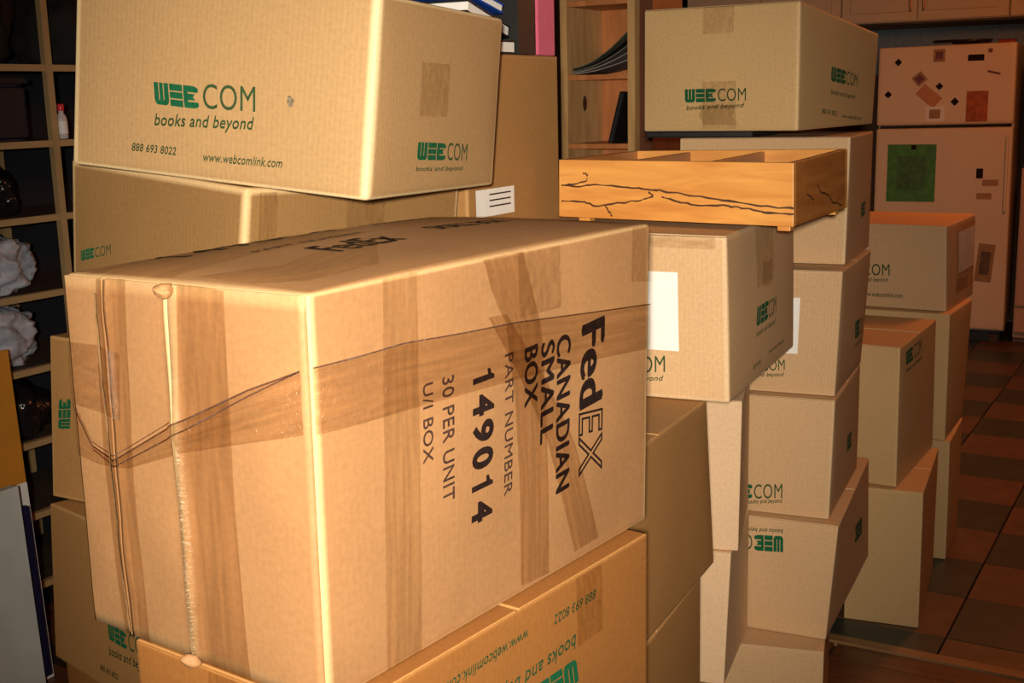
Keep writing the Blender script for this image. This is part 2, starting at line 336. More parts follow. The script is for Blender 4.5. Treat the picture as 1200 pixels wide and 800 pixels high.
DATA = {"boxes":{"F1":{"Nb":[-0.1614,0.933,0.9642],"Lb":[-0.4179,1.1214,0.9642],"Rb":[0.1548,1.3693,0.9642],"Bb":[-0.0987,1.5564,0.9642],"Nt":[-0.1593,0.9339,1.314],"Lt":[-0.4157,1.1209,1.3103],"Rt":[0.1601,1.3693,1.3173],"Bt":[-0.0987,1.5564,1.3135]},"F2":{"Nb":[-0.1515,0.9165,0.6794],"Lb":[-0.3673,1.0757,0.6794],"Rb":[0.151,1.3266,0.6794],"Bb":[-0.0648,1.4858,0.6794],"Nt":[-0.1522,0.9171,0.9632],"Lt":[-0.3669,1.0751,0.9632],"Rt":[0.1518,1.3268,0.9632],"Bt":[-0.0648,1.4858,0.9632]},"L1":{"Nb":[-0.1738,1.4869,1.3407],"Lb":[-0.5941,1.6634,1.3871],"Rb":[-0.0228,1.8402,1.332],"Bb":[-0.4445,2.0171,1.3767],"Nt":[-0.1462,1.4836,1.5862],"Lt":[-0.5649,1.6613,1.632],"Rt":[-0.001,1.8366,1.5756],"Bt":[-0.4191,2.0136,1.622]},"L2":{"Nb":[-0.3666,1.5491,1.0659],"Lb":[-0.6595,1.7749,1.0798],"Rb":[-0.1078,1.8972,1.0406],"Bb":[-0.4053,2.1214,1.0549],"Nt":[-0.333,1.5454,1.3563],"Lt":[-0.6321,1.7692,1.3902],"Rt":[-0.0746,1.8934,1.3356],"Bt":[-0.3718,2.1178,1.3694]},"L3":{"Nb":[-0.4808,1.8744,0.7814],"Lb":[-0.8139,2.0293,0.7948],"Rb":[-0.2938,2.2772,0.7618],"Bb":[-0.6257,2.4324,0.7751],"Nt":[-0.4625,1.8811,1.0623],"Lt":[-0.7935,2.0366,1.0804],"Rt":[-0.2755,2.2839,1.0405],"Bt":[-0.6074,2.439,1.0586]},"L4":{"Nb":[-0.5524,1.7452,0.4993],"Lb":[-0.824,1.9939,0.5097],"Rb":[-0.2543,2.08,0.4772],"Bb":[-0.5279,2.3242,0.4875],"Nt":[-0.5325,1.7553,0.7861],"Lt":[-0.8074,1.9975,0.7922],"Rt":[-0.2389,2.0852,0.7606],"Bt":[-0.5125,2.3294,0.7709]},"M1":{"Nb":[0.3411,1.8491,0.9798],"Lb":[0.0034,2.0005,0.9798],"Rb":[0.5403,2.2681,0.9798],"Bb":[0.2058,2.4242,0.9798],"Nt":[0.3333,1.8491,1.245],"Lt":[0.0064,2.0071,1.2491],"Rt":[0.5344,2.2664,1.2456],"Bt":[0.2058,2.4242,1.2456]},"M2":{"Nb":[0.1229,1.4805,0.6975],"Lb":[-0.2116,1.6508,0.6975],"Rb":[0.3263,1.8893,0.6975],"Bb":[-0.0098,2.047,0.6975],"Nt":[0.1078,1.4888,0.9788],"Lt":[-0.2116,1.6508,0.9788],"Rt":[0.3101,1.8795,0.9788],"Bt":[-0.0098,2.047,0.9788]},"M3":{"Nb":[0.1069,1.4364,0.4169],"Lb":[-0.225,1.5927,0.4169],"Rb":[0.2966,1.8387,0.4169],"Bb":[-0.0356,1.995,0.4169],"Nt":[0.1069,1.4364,0.6965],"Lt":[-0.225,1.5927,0.6965],"Rt":[0.296,1.8388,0.6965],"Bt":[-0.0356,1.995,0.6965]},"N1":{"Nb":[0.4365,2.252,0.5738],"Lb":[0.0837,2.3456,0.5738],"Rb":[0.5086,2.5201,0.5738],"Bb":[0.1538,2.6132,0.5738],"Nt":[0.4404,2.2524,0.8787],"Lt":[0.0837,2.3456,0.878],"Rt":[0.5084,2.5202,0.878],"Bt":[0.1538,2.6132,0.878]},"N2":{"Nb":[0.4099,2.2462,0.2905],"Lb":[0.0701,2.3682,0.2905],"Rb":[0.5084,2.5055,0.2905],"Bb":[0.1629,2.6286,0.2905],"Nt":[0.421,2.2441,0.5729],"Lt":[0.0701,2.3682,0.5729],"Rt":[0.5083,2.5055,0.5729],"Bt":[0.1629,2.6286,0.5729]},"R0":{"Nb":[0.6058,2.549,1.38],"Lb":[0.309,2.7596,1.38],"Rb":[0.8765,2.9348,1.38],"Bb":[0.579,3.1466,1.38],"Nt":[0.6051,2.5486,1.6429],"Lt":[0.3102,2.7603,1.6443],"Rt":[0.8843,2.935,1.5886],"Bt":[0.579,3.1466,1.6465]},"R1":{"Nb":[0.7237,2.588,1.0906],"Lb":[0.3848,2.7386,1.0906],"Rb":[0.8648,2.8911,1.0906],"Bb":[0.5269,3.0511,1.0906],"Nt":[0.7263,2.5833,1.364],"Lt":[0.3872,2.7382,1.364],"Rt":[0.8673,2.8963,1.364],"Bt":[0.5269,3.0511,1.364]},"R2":{"Nb":[0.6881,2.5074,0.8182],"Lb":[0.3575,2.6531,0.8182],"Rb":[0.835,2.8246,0.8182],"Bb":[0.5128,2.9874,0.8182],"Nt":[0.6947,2.4983,1.0896],"Lt":[0.3575,2.6531,1.0896],"Rt":[0.852,2.8298,1.0896],"Bt":[0.5128,2.9874,1.0896]},"R3":{"Nb":[0.6744,2.476,0.5527],"Lb":[0.3406,2.6202,0.5527],"Rb":[0.8356,2.8298,0.5527],"Bb":[0.5005,2.9791,0.5527],"Nt":[0.6806,2.4755,0.8172],"Lt":[0.3421,2.6237,0.8172],"Rt":[0.8351,2.8276,0.8172],"Bt":[0.5005,2.9791,0.8172]},"R4":{"Nb":[0.6659,2.4406,0.2904],"Lb":[0.3429,2.5928,0.2904],"Rb":[0.8996,2.9186,0.2904],"Bb":[0.5606,3.0675,0.2904],"Nt":[0.6849,2.4355,0.5517],"Lt":[0.3441,2.5948,0.5517],"Rt":[0.8911,2.9175,0.5517],"Bt":[0.5606,3.0675,0.5517]},"R5":{"Nb":[0.6457,2.384,0.001],"Lb":[0.3821,2.4631,0.001],"Rb":[0.7752,2.8094,0.001],"Bb":[0.5098,2.889,0.001],"Nt":[0.6478,2.3837,0.2894],"Lt":[0.3819,2.4625,0.2894],"Rt":[0.7752,2.8094,0.2894],"Bt":[0.5098,2.889,0.2894]},"Q1":{"Nb":[1.0408,3.1543,0.3925],"Lb":[0.8023,3.2982,0.3925],"Rb":[1.2724,3.5336,0.3925],"Bb":[1.0328,3.679,0.3925],"Nt":[1.0378,3.1551,0.782],"Lt":[0.8027,3.2988,0.7861],"Rt":[1.267,3.5367,0.7842],"Bt":[1.0328,3.679,0.7828]},"Q2":{"Nb":[1.1017,3.1039,0.001],"Lb":[0.9174,3.1806,0.001],"Rb":[1.284,3.5154,0.001],"Bb":[1.0976,3.5978,0.001],"Nt":[1.099,3.1041,0.3915],"Lt":[0.9148,3.1835,0.3915],"Rt":[1.2846,3.5156,0.3915],"Bt":[1.0976,3.5978,0.3915]},"P1":{"Nb":[1.3353,3.6468,0.7865],"Lb":[0.9576,3.889,0.7865],"Rb":[1.5312,3.947,0.7865],"Bb":[1.1582,4.1944,0.7865],"Nt":[1.3249,3.647,1.0494],"Lt":[0.958,3.8895,1.0497],"Rt":[1.5281,3.9513,1.0541],"Bt":[1.1582,4.1944,1.051]},"P2":{"Nb":[1.3324,3.5977,0.3894],"Lb":[0.9521,3.8322,0.3894],"Rb":[1.49,3.8779,0.3894],"Bb":[1.113,4.1003,0.3894],"Nt":[1.3317,3.6033,0.7855],"Lt":[0.9523,3.8325,0.7855],"Rt":[1.5007,3.8702,0.7855],"Bt":[1.113,4.1003,0.7855]},"P3":{"Nb":[1.3511,3.5923,0.001],"Lb":[0.9526,3.7938,0.001],"Rb":[1.4846,3.8604,0.001],"Bb":[1.0878,4.0611,0.001],"Nt":[1.3471,3.5927,0.3884],"Lt":[0.9526,3.7938,0.3884],"Rt":[1.4854,3.8616,0.3884],"Bt":[1.0878,4.0611,0.3884]},"TR":{"Nb":[0.4434,1.8786,1.2535],"Lb":[0.0873,2.1066,1.2565],"Rb":[0.6048,2.1585,1.255],"Bb":[0.2472,2.3689,1.255],"Nt":[0.4434,1.8877,1.3519],"Lt":[0.0883,2.0981,1.3551],"Rt":[0.6019,2.1592,1.359],"Bt":[0.2472,2.3689,1.355]},"FR":{"Nb":[2.8373,6.826,0.001],"Lb":[2.1593,7.1543,0.001],"Rb":[3.1366,7.4582,0.001],"Bb":[2.4648,7.7841,0.001],"Nt":[2.8256,6.8306,1.7006],"Lt":[2.1589,7.1545,1.6927],"Rt":[3.1366,7.4582,1.6964],"Bt":[2.4648,7.7841,1.6964]},"F3":{"Nb":[-0.145,0.95,0.396],"Lb":[-0.3715,1.1146,0.396],"Rb":[0.1195,1.3141,0.396],"Bb":[-0.107,1.4786,0.396],"Nt":[-0.145,0.95,0.6784],"Lt":[-0.3715,1.1146,0.6784],"Rt":[0.1195,1.3141,0.6784],"Bt":[-0.107,1.4786,0.6784]},"F4":{"Nb":[-0.13,0.955,0.001],"Lb":[-0.3621,1.1116,0.001],"Rb":[0.1216,1.3281,0.001],"Bb":[-0.1105,1.4846,0.001],"Nt":[-0.13,0.955,0.395],"Lt":[-0.3621,1.1116,0.395],"Rt":[0.1216,1.3281,0.395],"Bt":[-0.1105,1.4846,0.395]},"M4":{"Nb":[0.1,1.45,0.001],"Lb":[-0.2236,1.6078,0.001],"Rb":[0.2885,1.8365,0.001],"Bb":[-0.0351,1.9943,0.001],"Nt":[0.1,1.45,0.4159],"Lt":[-0.2236,1.6078,0.4159],"Rt":[0.2885,1.8365,0.4159],"Bt":[-0.0351,1.9943,0.4159]},"N3":{"Nb":[0.365,2.262,0.001],"Lb":[0.1011,2.3555,0.001],"Rb":[0.4284,2.4411,0.001],"Bb":[0.1645,2.5346,0.001],"Nt":[0.365,2.262,0.2895],"Lt":[0.1011,2.3555,0.2895],"Rt":[0.4284,2.4411,0.2895],"Bt":[0.1645,2.5346,0.2895]},"L5":{"Nb":[-0.53,1.8,0.22],"Lb":[-0.8192,2.0259,0.22],"Rb":[-0.2837,2.1152,0.22],"Bb":[-0.5729,2.3412,0.22],"Nt":[-0.53,1.8,0.4952],"Lt":[-0.8192,2.0259,0.5068],"Rt":[-0.2837,2.1152,0.4761],"Bt":[-0.5729,2.3412,0.4877]},"L6":{"Nb":[-0.52,1.83,0.001],"Lb":[-0.8112,2.0416,0.001],"Rb":[-0.2849,2.1536,0.001],"Bb":[-0.5761,2.3652,0.001],"Nt":[-0.52,1.83,0.219],"Lt":[-0.8112,2.0416,0.219],"Rt":[-0.2849,2.1536,0.219],"Bt":[-0.5761,2.3652,0.219]},"T1":{"Nb":[-0.065,1.927,0.99],"Lb":[-0.2728,2.047,0.99],"Rb":[0.093,2.2007,0.99],"Bb":[-0.1148,2.3207,0.99],"Nt":[-0.065,1.927,1.532],"Lt":[-0.2728,2.047,1.532],"Rt":[0.093,2.2007,1.532],"Bt":[-0.1148,2.3207,1.532]},"T2":{"Nb":[-0.07,2.1,0.001],"Lb":[-0.2778,2.22,0.001],"Rb":[0.03,2.2732,0.001],"Bb":[-0.1778,2.3932,0.001],"Nt":[-0.07,2.1,0.989],"Lt":[-0.2778,2.22,0.989],"Rt":[0.03,2.2732,0.989],"Bt":[-0.1778,2.3932,0.989]}},"prints":{"F1":[["r","Fed",[0.7272,0.7374],[0.7191,0.4751],[0.8162,0.7488],"bold"],["r","EX",[0.7191,0.4698],[0.7177,0.2661],[0.8096,0.4569],"outline"],["r","CANADIAN",[0.6408,0.7248],[0.6347,0.2483],[0.6907,0.7296],"semi"],["r","SMALL",[0.5894,0.7215],[0.5813,0.4218],[0.6353,0.7263],"semi"],["r","BOX",[0.5347,0.7222],[0.5306,0.5501],[0.5791,0.7268],"semi"],["r","PART NUMBER",[0.4735,0.723],[0.4637,0.3192],[0.4999,0.725],"thin"],["r","149014",[0.3799,0.7135],[0.3652,0.2689],[0.4418,0.7158],"bold"],["r","30 PER UNIT",[0.2963,0.7146],[0.2893,0.3784],[0.3283,0.7158],"thin"],["r","U/I BOX",[0.2471,0.7126],[0.2407,0.5051],[0.2734,0.7129],"thin"]],"L1":[["l","WEB",[0.3059,0.3717],[0.4587,0.3684],[0.2975,0.4858],"logo"],["l","COM",[0.4702,0.3724],[0.6415,0.3815],[0.4669,0.5005],"med"],["l","books and beyond",[0.3042,0.2396],[0.6403,0.2713],[0.3024,0.3243],"ital"],["l","888 693 8022",[0.2235,0.1125],[0.3814,0.116],[0.2227,0.1557],"ital"],["l","www.webcomlink.com",[0.4742,0.1016],[0.7338,0.1147],[0.4744,0.1505],"ital"],["r","WEB",[0.3131,0.1914],[0.5334,0.1783],[0.3109,0.2859],"logo"],["r","COM",[0.5474,0.1776],[0.7229,0.164],[0.545,0.2772],"med"],["r","books and beyond",[0.3128,0.1236],[0.6988,0.1037],[0.3097,0.1577],"ital"]],"R0":[["l","WEB",[0.2855,0.2356],[0.4912,0.2373],[0.2849,0.343],"logo"],["l","COM",[0.5023,0.2404],[0.6824,0.2425],[0.5014,0.3428],"med"],["l","books and beyond",[0.2945,0.1624],[0.6723,0.1785],[0.2942,0.211],"ital"],["r","WEB",[0.3674,0.4156],[0.5574,0.4011],[0.3713,0.543],"logo"],["r","COM",[0.5687,0.4021],[0.7223,0.3858],[0.5715,0.5312],"med"],["r","books and beyond",[0.3744,0.2884],[0.7086,0.2526],[0.3711,0.3484],"ital"],["r","888 693 8022",[0.2745,0.1311],[0.474,0.1045],[0.2724,0.175],"ital"],["r","www.webcomlink.com",[0.5438,0.0866],[0.823,0.0504],[0.5414,0.123],"ital"]],"M1":[["l","WEB",[0.4032,0.1259],[0.5476,0.1402],[0.4045,0.2302],"logo"],["l","COM",[0.5556,0.141],[0.72,0.1653],[0.5569,0.2444],"med"],["l","books and beyond",[0.4025,0.0642],[0.7115,0.1011],[0.403,0.1072],"ital"],["r","WEB",[0.3531,0.3537],[0.5205,0.3547],[0.3684,0.4755],"logo"],["r","COM",[0.5338,0.3534],[0.6571,0.3566],[0.5357,0.4722],"med"],["r","books and beyond",[0.3512,0.277],[0.6422,0.2765],[0.3523,0.3236],"ital"],["r","888 693 8022",[0.3092,0.0872],[0.4234,0.0895],[0.31,0.1201],"ital"],["r","www.webcomlink.com",[0.5433,0.1092],[0.8001,0.1031],[0.5438,0.1408],"ital"]],"R1":[["r","WEB",[0.5297,0.3082],[0.6957,0.3167],[0.5217,0.428],"logo"]],"R2":[["l","WEB",[0.4347,0.1591],[0.5538,0.1693],[0.4329,0.2497],"logo"],["l","COM",[0.5641,0.1701],[0.7014,0.1886],[0.5618,0.2598],"med"],["l","books and beyond",[0.436,0.0997],[0.6983,0.13],[0.4351,0.1417],"ital"],["r","WEB",[0.5765,0.3181],[0.7628,0.3127],[0.5202,0.475],"logo"],["r","COM",[0.78,0.3126],[0.8864,0.3075],[0.7179,0.4713],"med"],["r","books and beyond",[0.6088,0.23],[0.9219,0.2226],[0.5911,0.2782],"ital"]],"R3":[["l","WEB",[0.4039,0.0946],[0.5447,0.1152],[0.4018,0.2184],"logo"],["l","COM",[0.5551,0.1131],[0.7237,0.1446],[0.5523,0.2389],"med"],["l","books and beyond",[0.5149,0.0527],[0.7251,0.0949],[0.5139,0.0998],"ital"],["r","WEB",[0.5135,0.3623],[0.6783,0.3529],[0.4841,0.5173],"logo"]],"R4":[["l","WEB",[0.6956,0.8586],[0.5259,0.8418],[0.7029,0.7203],"logo"],["l","COM",[0.5158,0.8395],[0.3627,0.8234],[0.5211,0.7081],"med"],["l","books and beyond",[0.6919,0.9294],[0.4423,0.9019],[0.6944,0.881],"ital"],["r","WEB",[0.7573,0.57],[0.5468,0.6206],[0.7733,0.3922],"logo"]],"P1":[["l","COM",[0.4308,0.376],[0.6173,0.3892],[0.4294,0.5148],"med"],["l","books and beyond",[0.3462,0.2795],[0.6062,0.3012],[0.3455,0.3417],"ital"],["l","www.webcomlink.com",[0.4213,0.1214],[0.708,0.1283],[0.4207,0.1785],"ital"]],"Q1":[["r","WEB",[0.1445,0.8429],[0.3238,0.8442],[0.133,0.943],"logo"],["r","COM",[0.347,0.842],[0.5581,0.8476],[0.3347,0.9473],"med"],["r","books and beyond",[0.1517,0.78],[0.565,0.7886],[0.1474,0.8178],"ital"]],"L2":[["l","WEB",[0.0643,0.5289],[0.153,0.5579],[0.0643,0.5787],"logo"],["l","COM",[0.1585,0.5591],[0.2608,0.5909],[0.1582,0.6083],"med"]],"L3":[["l","WEB",[0.0443,0.4326],[0.0526,0.618],[0.1188,0.4465],"logo"]],"L4":[["l","WEB",[0.5059,0.3234],[0.6587,0.3205],[0.4975,0.4226],"logo"],["l","COM",[0.6702,0.324],[0.8415,0.3319],[0.6669,0.4354],"med"],["l","books and beyond",[0.5042,0.2085],[0.8403,0.236],[0.5024,0.2821],"ital"],["l","888 693 8022",[0.4235,0.0979],[0.5814,0.1009],[0.4227,0.1355],"ital"],["l","www.webcomlink.com",[0.6742,0.0884],[0.9338,0.0998],[0.6744,0.1309],"ital"]],"F2":[["r","WEB",[0.6941,0.6766],[0.5413,0.6795],[0.7025,0.5774],"logo"],["r","COM",[0.5298,0.676],[0.3585,0.6681],[0.5331,0.5646],"med"],["r","books and beyond",[0.6958,0.7915],[0.3597,0.764],[0.6976,0.7179],"ital"],["r","888 693 8022",[0.7765,0.9021],[0.6186,0.8991],[0.7773,0.8645],"ital"],["r","www.webcomlink.com",[0.5258,0.9116],[0.2662,0.9002],[0.5256,0.8691],"ital"]]},"tapes":{"r":{"band":[[[-0.0043,0.8319],[0.1011,0.8302],[0.2005,0.833],[0.3541,0.8171],[0.5024,0.8058],[0.7602,0.7706],[1.0051,0.7384]],[[-0.0081,0.6743],[0.0946,0.6665],[0.1947,0.6624],[0.3501,0.6538],[0.5,0.6451],[0.7605,0.6235],[1.0079,0.5903]]],"v1":[[[0.1601,1.0061],[0.1514,0.767],[0.1441,0.5123],[0.134,0.0053]],[[0.2416,1.0058],[0.2367,0.7837],[0.2314,0.4751],[0.2235,0.0049]]],"v2":[[[0.4176,0.997],[0.4379,0.9105],[0.4765,0.8077],[0.4991,0.5844],[0.512,0.3559],[0.5157,0.0248]],[[0.5366,0.9976],[0.5621,0.8826],[0.5885,0.7786],[0.6007,0.5498],[0.6074,0.3154],[0.611,0.0161]]],"v3":[[[0.5208,0.9958],[0.5194,0.8922],[0.5236,0.8147]],[[0.6553,0.9929],[0.6549,0.9115],[0.6573,0.8111]]],"dg":[[[0.4267,0.8393],[0.5264,0.6244],[0.6082,0.419],[0.7035,0.034]],[[0.4821,0.8347],[0.6096,0.5976],[0.7041,0.3821],[0.7949,0.0391]]],"v4":[[[0.9228,1.0015],[0.918,0.83]],[[0.9967,1.0007],[1.0001,0.8124]]]},"l":{"band":[[[0.0057,0.643],[0.0979,0.5332],[0.2007,0.5092],[0.4933,0.6453],[0.7936,0.7635],[0.98,0.8247]],[[0.0035,0.4955],[0.1198,0.4853],[0.2623,0.4944],[0.5136,0.572],[0.7812,0.6322],[0.9802,0.6747]]],"band2":[[[-0.009,0.8152],[0.1492,0.819],[0.2585,0.8054]],[[-0.003,0.642],[0.142,0.635],[0.2407,0.6233]]],"v1":[[[0.5225,1.0083],[0.5123,0.7448],[0.5016,0.4068],[0.5031,-0.0317]],[[0.712,0.9935],[0.7117,0.7654],[0.7094,0.4423],[0.7197,-0.015]]],"v2":[[[0.1677,0.9945],[0.1486,0.7067],[0.1423,0.4425],[0.1588,0.0983],[0.1655,-0.0019]],[[0.3014,1.0013],[0.2935,0.7219],[0.2818,0.4642],[0.2841,0.126],[0.2863,-0.0103]]]},"t":{"a":[[[0.0957,0.0],[0.125,0.2655],[0.1033,0.6759],[0.1513,1.0617]],[[0.4674,0.0053],[0.4301,0.268],[0.4482,0.5802],[0.4943,1.0517]]],"b":[[[0.5388,0.0223],[0.6713,0.133],[0.4945,0.4746]],[[0.7859,0.0162],[0.8953,0.0607],[0.8939,0.2251]]]}},"veins":{"l":[[[0.01,0.557],[0.0729,0.5808],[0.1273,0.6382],[0.135,0.7426],[0.1118,0.7812]],[[0.1658,0.5842],[0.3167,0.5481],[0.4051,0.5236],[0.4631,0.5076],[0.605,0.4356],[0.7426,0.3766],[0.8761,0.3089],[1.003,0.29]],[[0.0099,0.2803],[0.1197,0.2774],[0.166,0.2081],[0.2872,0.2827],[0.3761,0.34],[0.4271,0.414],[0.4051,0.4844]],[[0.4632,0.4072],[0.5348,0.3328],[0.6053,0.2872],[0.7428,0.2955],[0.81,0.262],[0.9024,0.2065],[1.003,0.201]],[[0.2119,0.232],[0.2271,0.1476],[0.2454,0.0464]],[[0.01,0.557],[0.0885,0.5358],[0.1658,0.5842]]],"r":[[[0.2497,0.6119],[0.2207,0.46],[0.3383,0.3181],[0.3086,0.0842]],[[0.3985,0.5711],[0.4599,0.4184],[0.6177,0.319],[0.6828,0.1894],[0.8849,0.0745]]]}}
BOX = DATA['boxes']; PRINTS = DATA['prints']

# ------------------------------------------------------------------ setting
RZ = -TH
def slab(name, a0, a1, b0, b1, z0, z1, mt, parent=None):
    sz = (a1-a0, b1-b0, z1-z0); o = link(name, box_mesh(sz, 0), mt, parent, loc=rm((a0+a1)/2, (b0+b1)/2, z0) if not parent else None)
    if parent: o.location = rm((a0+a1)/2, (b0+b1)/2, z0)-parent.location
    o.rotation_euler = (0, 0, RZ); return o
AL, AR, BB, BF, CH = -3.2, 1.9, 8.12, -1.3, 2.5
BT = 3.06                                   # where the boards meet the kitchen tiles
floor = struct(slab('floor', AL, AR, BF, BB, -.06, -.012, mat('grout', (.03, .015, .008), .8)))
floor.rotation_euler = (0, 0, 0); floor.location = (0, 0, 0)
for v in floor.data.vertices:
    v.co = rm(v.co.x+(AL+AR)/2, v.co.y+(BF+BB)/2, v.co.z-.06)
tr = mat('rust_brown_tile', (.13, .07, .035), .42, bump=.08, nscale=14, var=.2); td = mat('dark_slate_tile', (.035, .045, .036), .42, bump=.08, nscale=14, var=.25)
TM = {}
for kk, mt in ((0, tr), (1, td)):
    me = bpy.data.meshes.new('tile'); b = box_mesh((.298, .298, .012), .0015, 1); b.to_mesh(me); b.free(); me.materials.append(mt); TM[kk] = me
for i in range(-7, 6):
    for j in range(0, 17):
        a0 = -.548+i*.302; b0 = 3.208+(j-.0)*.3
        if a0 < AL or a0+.3 > AR or b0+.3 > BB: continue
        o = link('tile', TM[(i+j+1) % 2], None, floor, loc=rm(a0+.151, b0+.15, -.012)); o.rotation_euler = (0, 0, RZ)
for kk, mt in ((2, tr), (3, td)):
    me = bpy.data.meshes.new('cut_tile'); b = box_mesh((.298, .118, .012), .0015, 1); b.to_mesh(me); b.free(); me.materials.append(mt); TM[kk] = me
for i in range(-7, 6):
    a0 = -.548+i*.302
    if a0+.3 > AR: continue
    o = link('tile', TM[2+(i+2) % 2], None, floor, loc=rm(a0+.151, 3.147, -.012)); o.rotation_euler = (0, 0, RZ)
PM = bpy.data.meshes.new('floor_board'); b = box_mesh((1.19, .088, .012), .001, 1); b.to_mesh(PM); b.free(); PM.materials.append(W_FLOOR)
for j in range(46):
    for i in range(4):
        a = AL+.6+i*1.2+(j % 3)*.37; bb = 2.999-j*.09
        if a+.6 > AR or bb < BF+.05: continue
        o = link('floor_board', PM, None, floor, loc=rm(a, bb, -.012)); o.rotation_euler = (0, 0, RZ)
t1 = struct(slab('trim_1', AL, AR, 3.046, 3.084, -.012, .006, W_STRIP))
struct(slab('wall_left', AL-.1, AL, BF, BB, 0, CH, M_NAVY)); struct(slab('wall_back', AL, AR, BB, BB+.1, 0, CH, M_WALL))
struct(slab('wall_right', AR, AR+.1, BF, BB, 0, CH, M_WALL)); struct(slab('wall_front', AL, AR, BF-.1, BF, 0, CH, M_WALL))
struct(slab('ceiling', AL-.1, AR+.1, BF-.1, BB+.1, CH, CH+.08, M_CEIL))

# ------------------------------------------------------------------ cartons
TAPEN = 'tape_strip'
def carton(key, name, label, mt, group='stacked moving cartons', r=.003, bulge=None, flaps='t', seam='s', wear_highlight=.35, tapes=(), labels=(), fl_open=0):
    bl = {f: .004 for f in 'lrke'} if bulge is None else bulge
    H = Hexa(BOX[key], bulge=bl); root = thing(name, label, 'box', H.org, group)
    ins = {}
    if flaps: ins[flaps] = .0035
    link('body', H.body(r, 10, wear_highlight, ins), mt, root)
    if flaps:                                # two closing flaps with the seam between them
        g = fl_open or .004
        for a0, a1 in ((.004, .5), (.5, .996)):
            d = H.dim[1] if flaps == 't' else H.dim[2]
            A0 = a0 if a0 < .4 else .5+g/2/d; A1 = a1 if a1 > .6 else .5-g/2/d
            if seam == 's': rect = (.004, .996, A0, A1)
            else: rect = (A0, A1, .004, .996)
            c = {}
            for sfx, o in (('b', -.0032), ('t', -.0002)):
                for k, (x, y) in zip('LNRB', ((rect[0], rect[2]), (rect[1], rect[2]), (rect[1], rect[3]), (rect[0], rect[3]))):
                    c[k+sfx] = H.fp(flaps, x, y, o)
            F2 = Hexa(c, org=Vector()); F2.dim = Vector(((c['Nb']-c['Lb']).length, (c['Rb']-c['Nb']).length, .003))
            if flaps == 'l': pass
            link('flap', F2.body(.0012, 4, wear_highlight), mt, root)
    for e in PRINTS.get(key, []):
        fc, body, o, x, y, st = e
        nm = 'logo' if st == 'logo' else 'printed_text'
        put_print(H, fc, body, o, x, y, st, root, nm)
    for (f, a0, a1, b0, b1) in tapes:
        link(TAPEN, H.patch(f, a0, a1, b0, b1, .0007, 6, 12, .0012), TAPE, root)
    for (f, a0, a1, b0, b1) in labels:
        link('paper_label', H.patch(f, a0, a1, b0, b1, .0011, 4, 4), PAPER, root)
    return H, root

H1, F1 = carton('F1', 'shipping_carton', 'big orange-brown carton on its side, wrapped in tape, black courier lettering, nearest the camera', K_ORANGE, group=None, r=.004,
    bulge={'l': .004, 'r': .002, 't': .013, 'k': .003, 'e': .003}, flaps=None, wear_highlight=.75)
T = DATA['tapes']
for f, d in T.items():
    if f == 'l': continue
    for k, (A, B) in d.items():
        mt = TAPE2 if k in ('band', 'v2', 'dg') and f != 't' else TAPE
        link(TAPEN, H1.strip(f, A, B, .0011 if k.startswith('band') else .0006, 8, 40, .0012), mt, F1)
# end flaps of the big carton: two main flaps buckled up where they meet, and a narrow one beyond the crease
def flap_h(a, b):
    h = .0035+.0065*math.exp(-((a-.495-.006*math.sin(b*5))/.016)**2)*(1+.35*noise.noise(Vector((b*7, 2, 2))))
    h += .0022*math.exp(-((a-.205)/.02)**2)*(1+.8*noise.noise(Vector((b*6, 8, 2))))
    return h+.0012*noise.noise(Vector((a*5, b*5, 4)))
def flap_on(H, root, a0, a1, mt, edges):
    b0, b1 = .004, .996
    bm = bmesh.new(); uvl = bm.loops.layers.uv.new('UVMap'); lay = bm.verts.layers.float.new('wear_highlight')
    na, nb = 26, 26; g = {}
    for k in 'oi':
        for i in range(na+1):
            for j in range(nb+1):
                a = lerp(a0, a1, i/na); b = lerp(b0, b1, j/nb)
                v = bm.verts.new(H.fp('l', a, b, flap_h(a, b) if k == 'o' else .0001))
                v[lay] = min(1, 1.15*math.exp(-((a-.495-.006*math.sin(b*5))/.011)**2)+(.6 if (j in (0, nb)) else 0)); g[k, i, j] = (v, (a*H.dim[0], b*H.dim[2]))  # pale band paints in the light that the raised seam catches
    def quad(q, rev=False):
        if rev: q = q[::-1]
        fc = bm.faces.new([x[0] for x in q]); fc.smooth = True
        for lp, x in zip(fc.loops, q): lp[uvl].uv = x[1]
    for i in range(na):
        for j in range(nb): quad([g['o', i, j], g['o', i+1, j], g['o', i+1, j+1], g['o', i, j+1]])
    for j in range(nb):
        quad([g['i', 0, j], g['o', 0, j], g['o', 0, j+1], g['i', 0, j+1]]); quad([g['i', na, j], g['o', na, j], g['o', na, j+1], g['i', na, j+1]], True)
    for i in range(na):
        quad([g['i', i, 0], g['o', i, 0], g['o', i+1, 0], g['i', i+1, 0]], True); quad([g['i', i, nb], g['o', i, nb], g['o', i+1, nb], g['i', i+1, nb]])
    return link('flap', bm, mt, root)
flap_on(H1, F1, .497, .994, K_ORANGE, 0); flap_on(H1, F1, .204, .4965, K_ORANGE, 0); flap_on(H1, F1, .006, .196, K_ORANGE, 0)
_off = H1.off
H1.off = lambda f, a, b: _off(f, a, b)+((flap_h(a, b)+.0006) if f == 'l' else 0)
CREASE = tape_mat('creased_tape_edge', (.50, .38, .28), .3, .04)
def crease(f, L, w, o=.002):
    A = [(x, y-w/2) for x, y in L]; B = [(x, y+w/2) for x, y in L]
    link('tape_crease', H1.strip(f, A, B, o, 1, 40, .0006), CREASE, F1)
tb = T['l']['band'][0]; crease('l', tb, .005); crease('l', [(x, y-.028*math.sin(math.pi*min(1, (x/.95)))) for x, y in tb], .004)
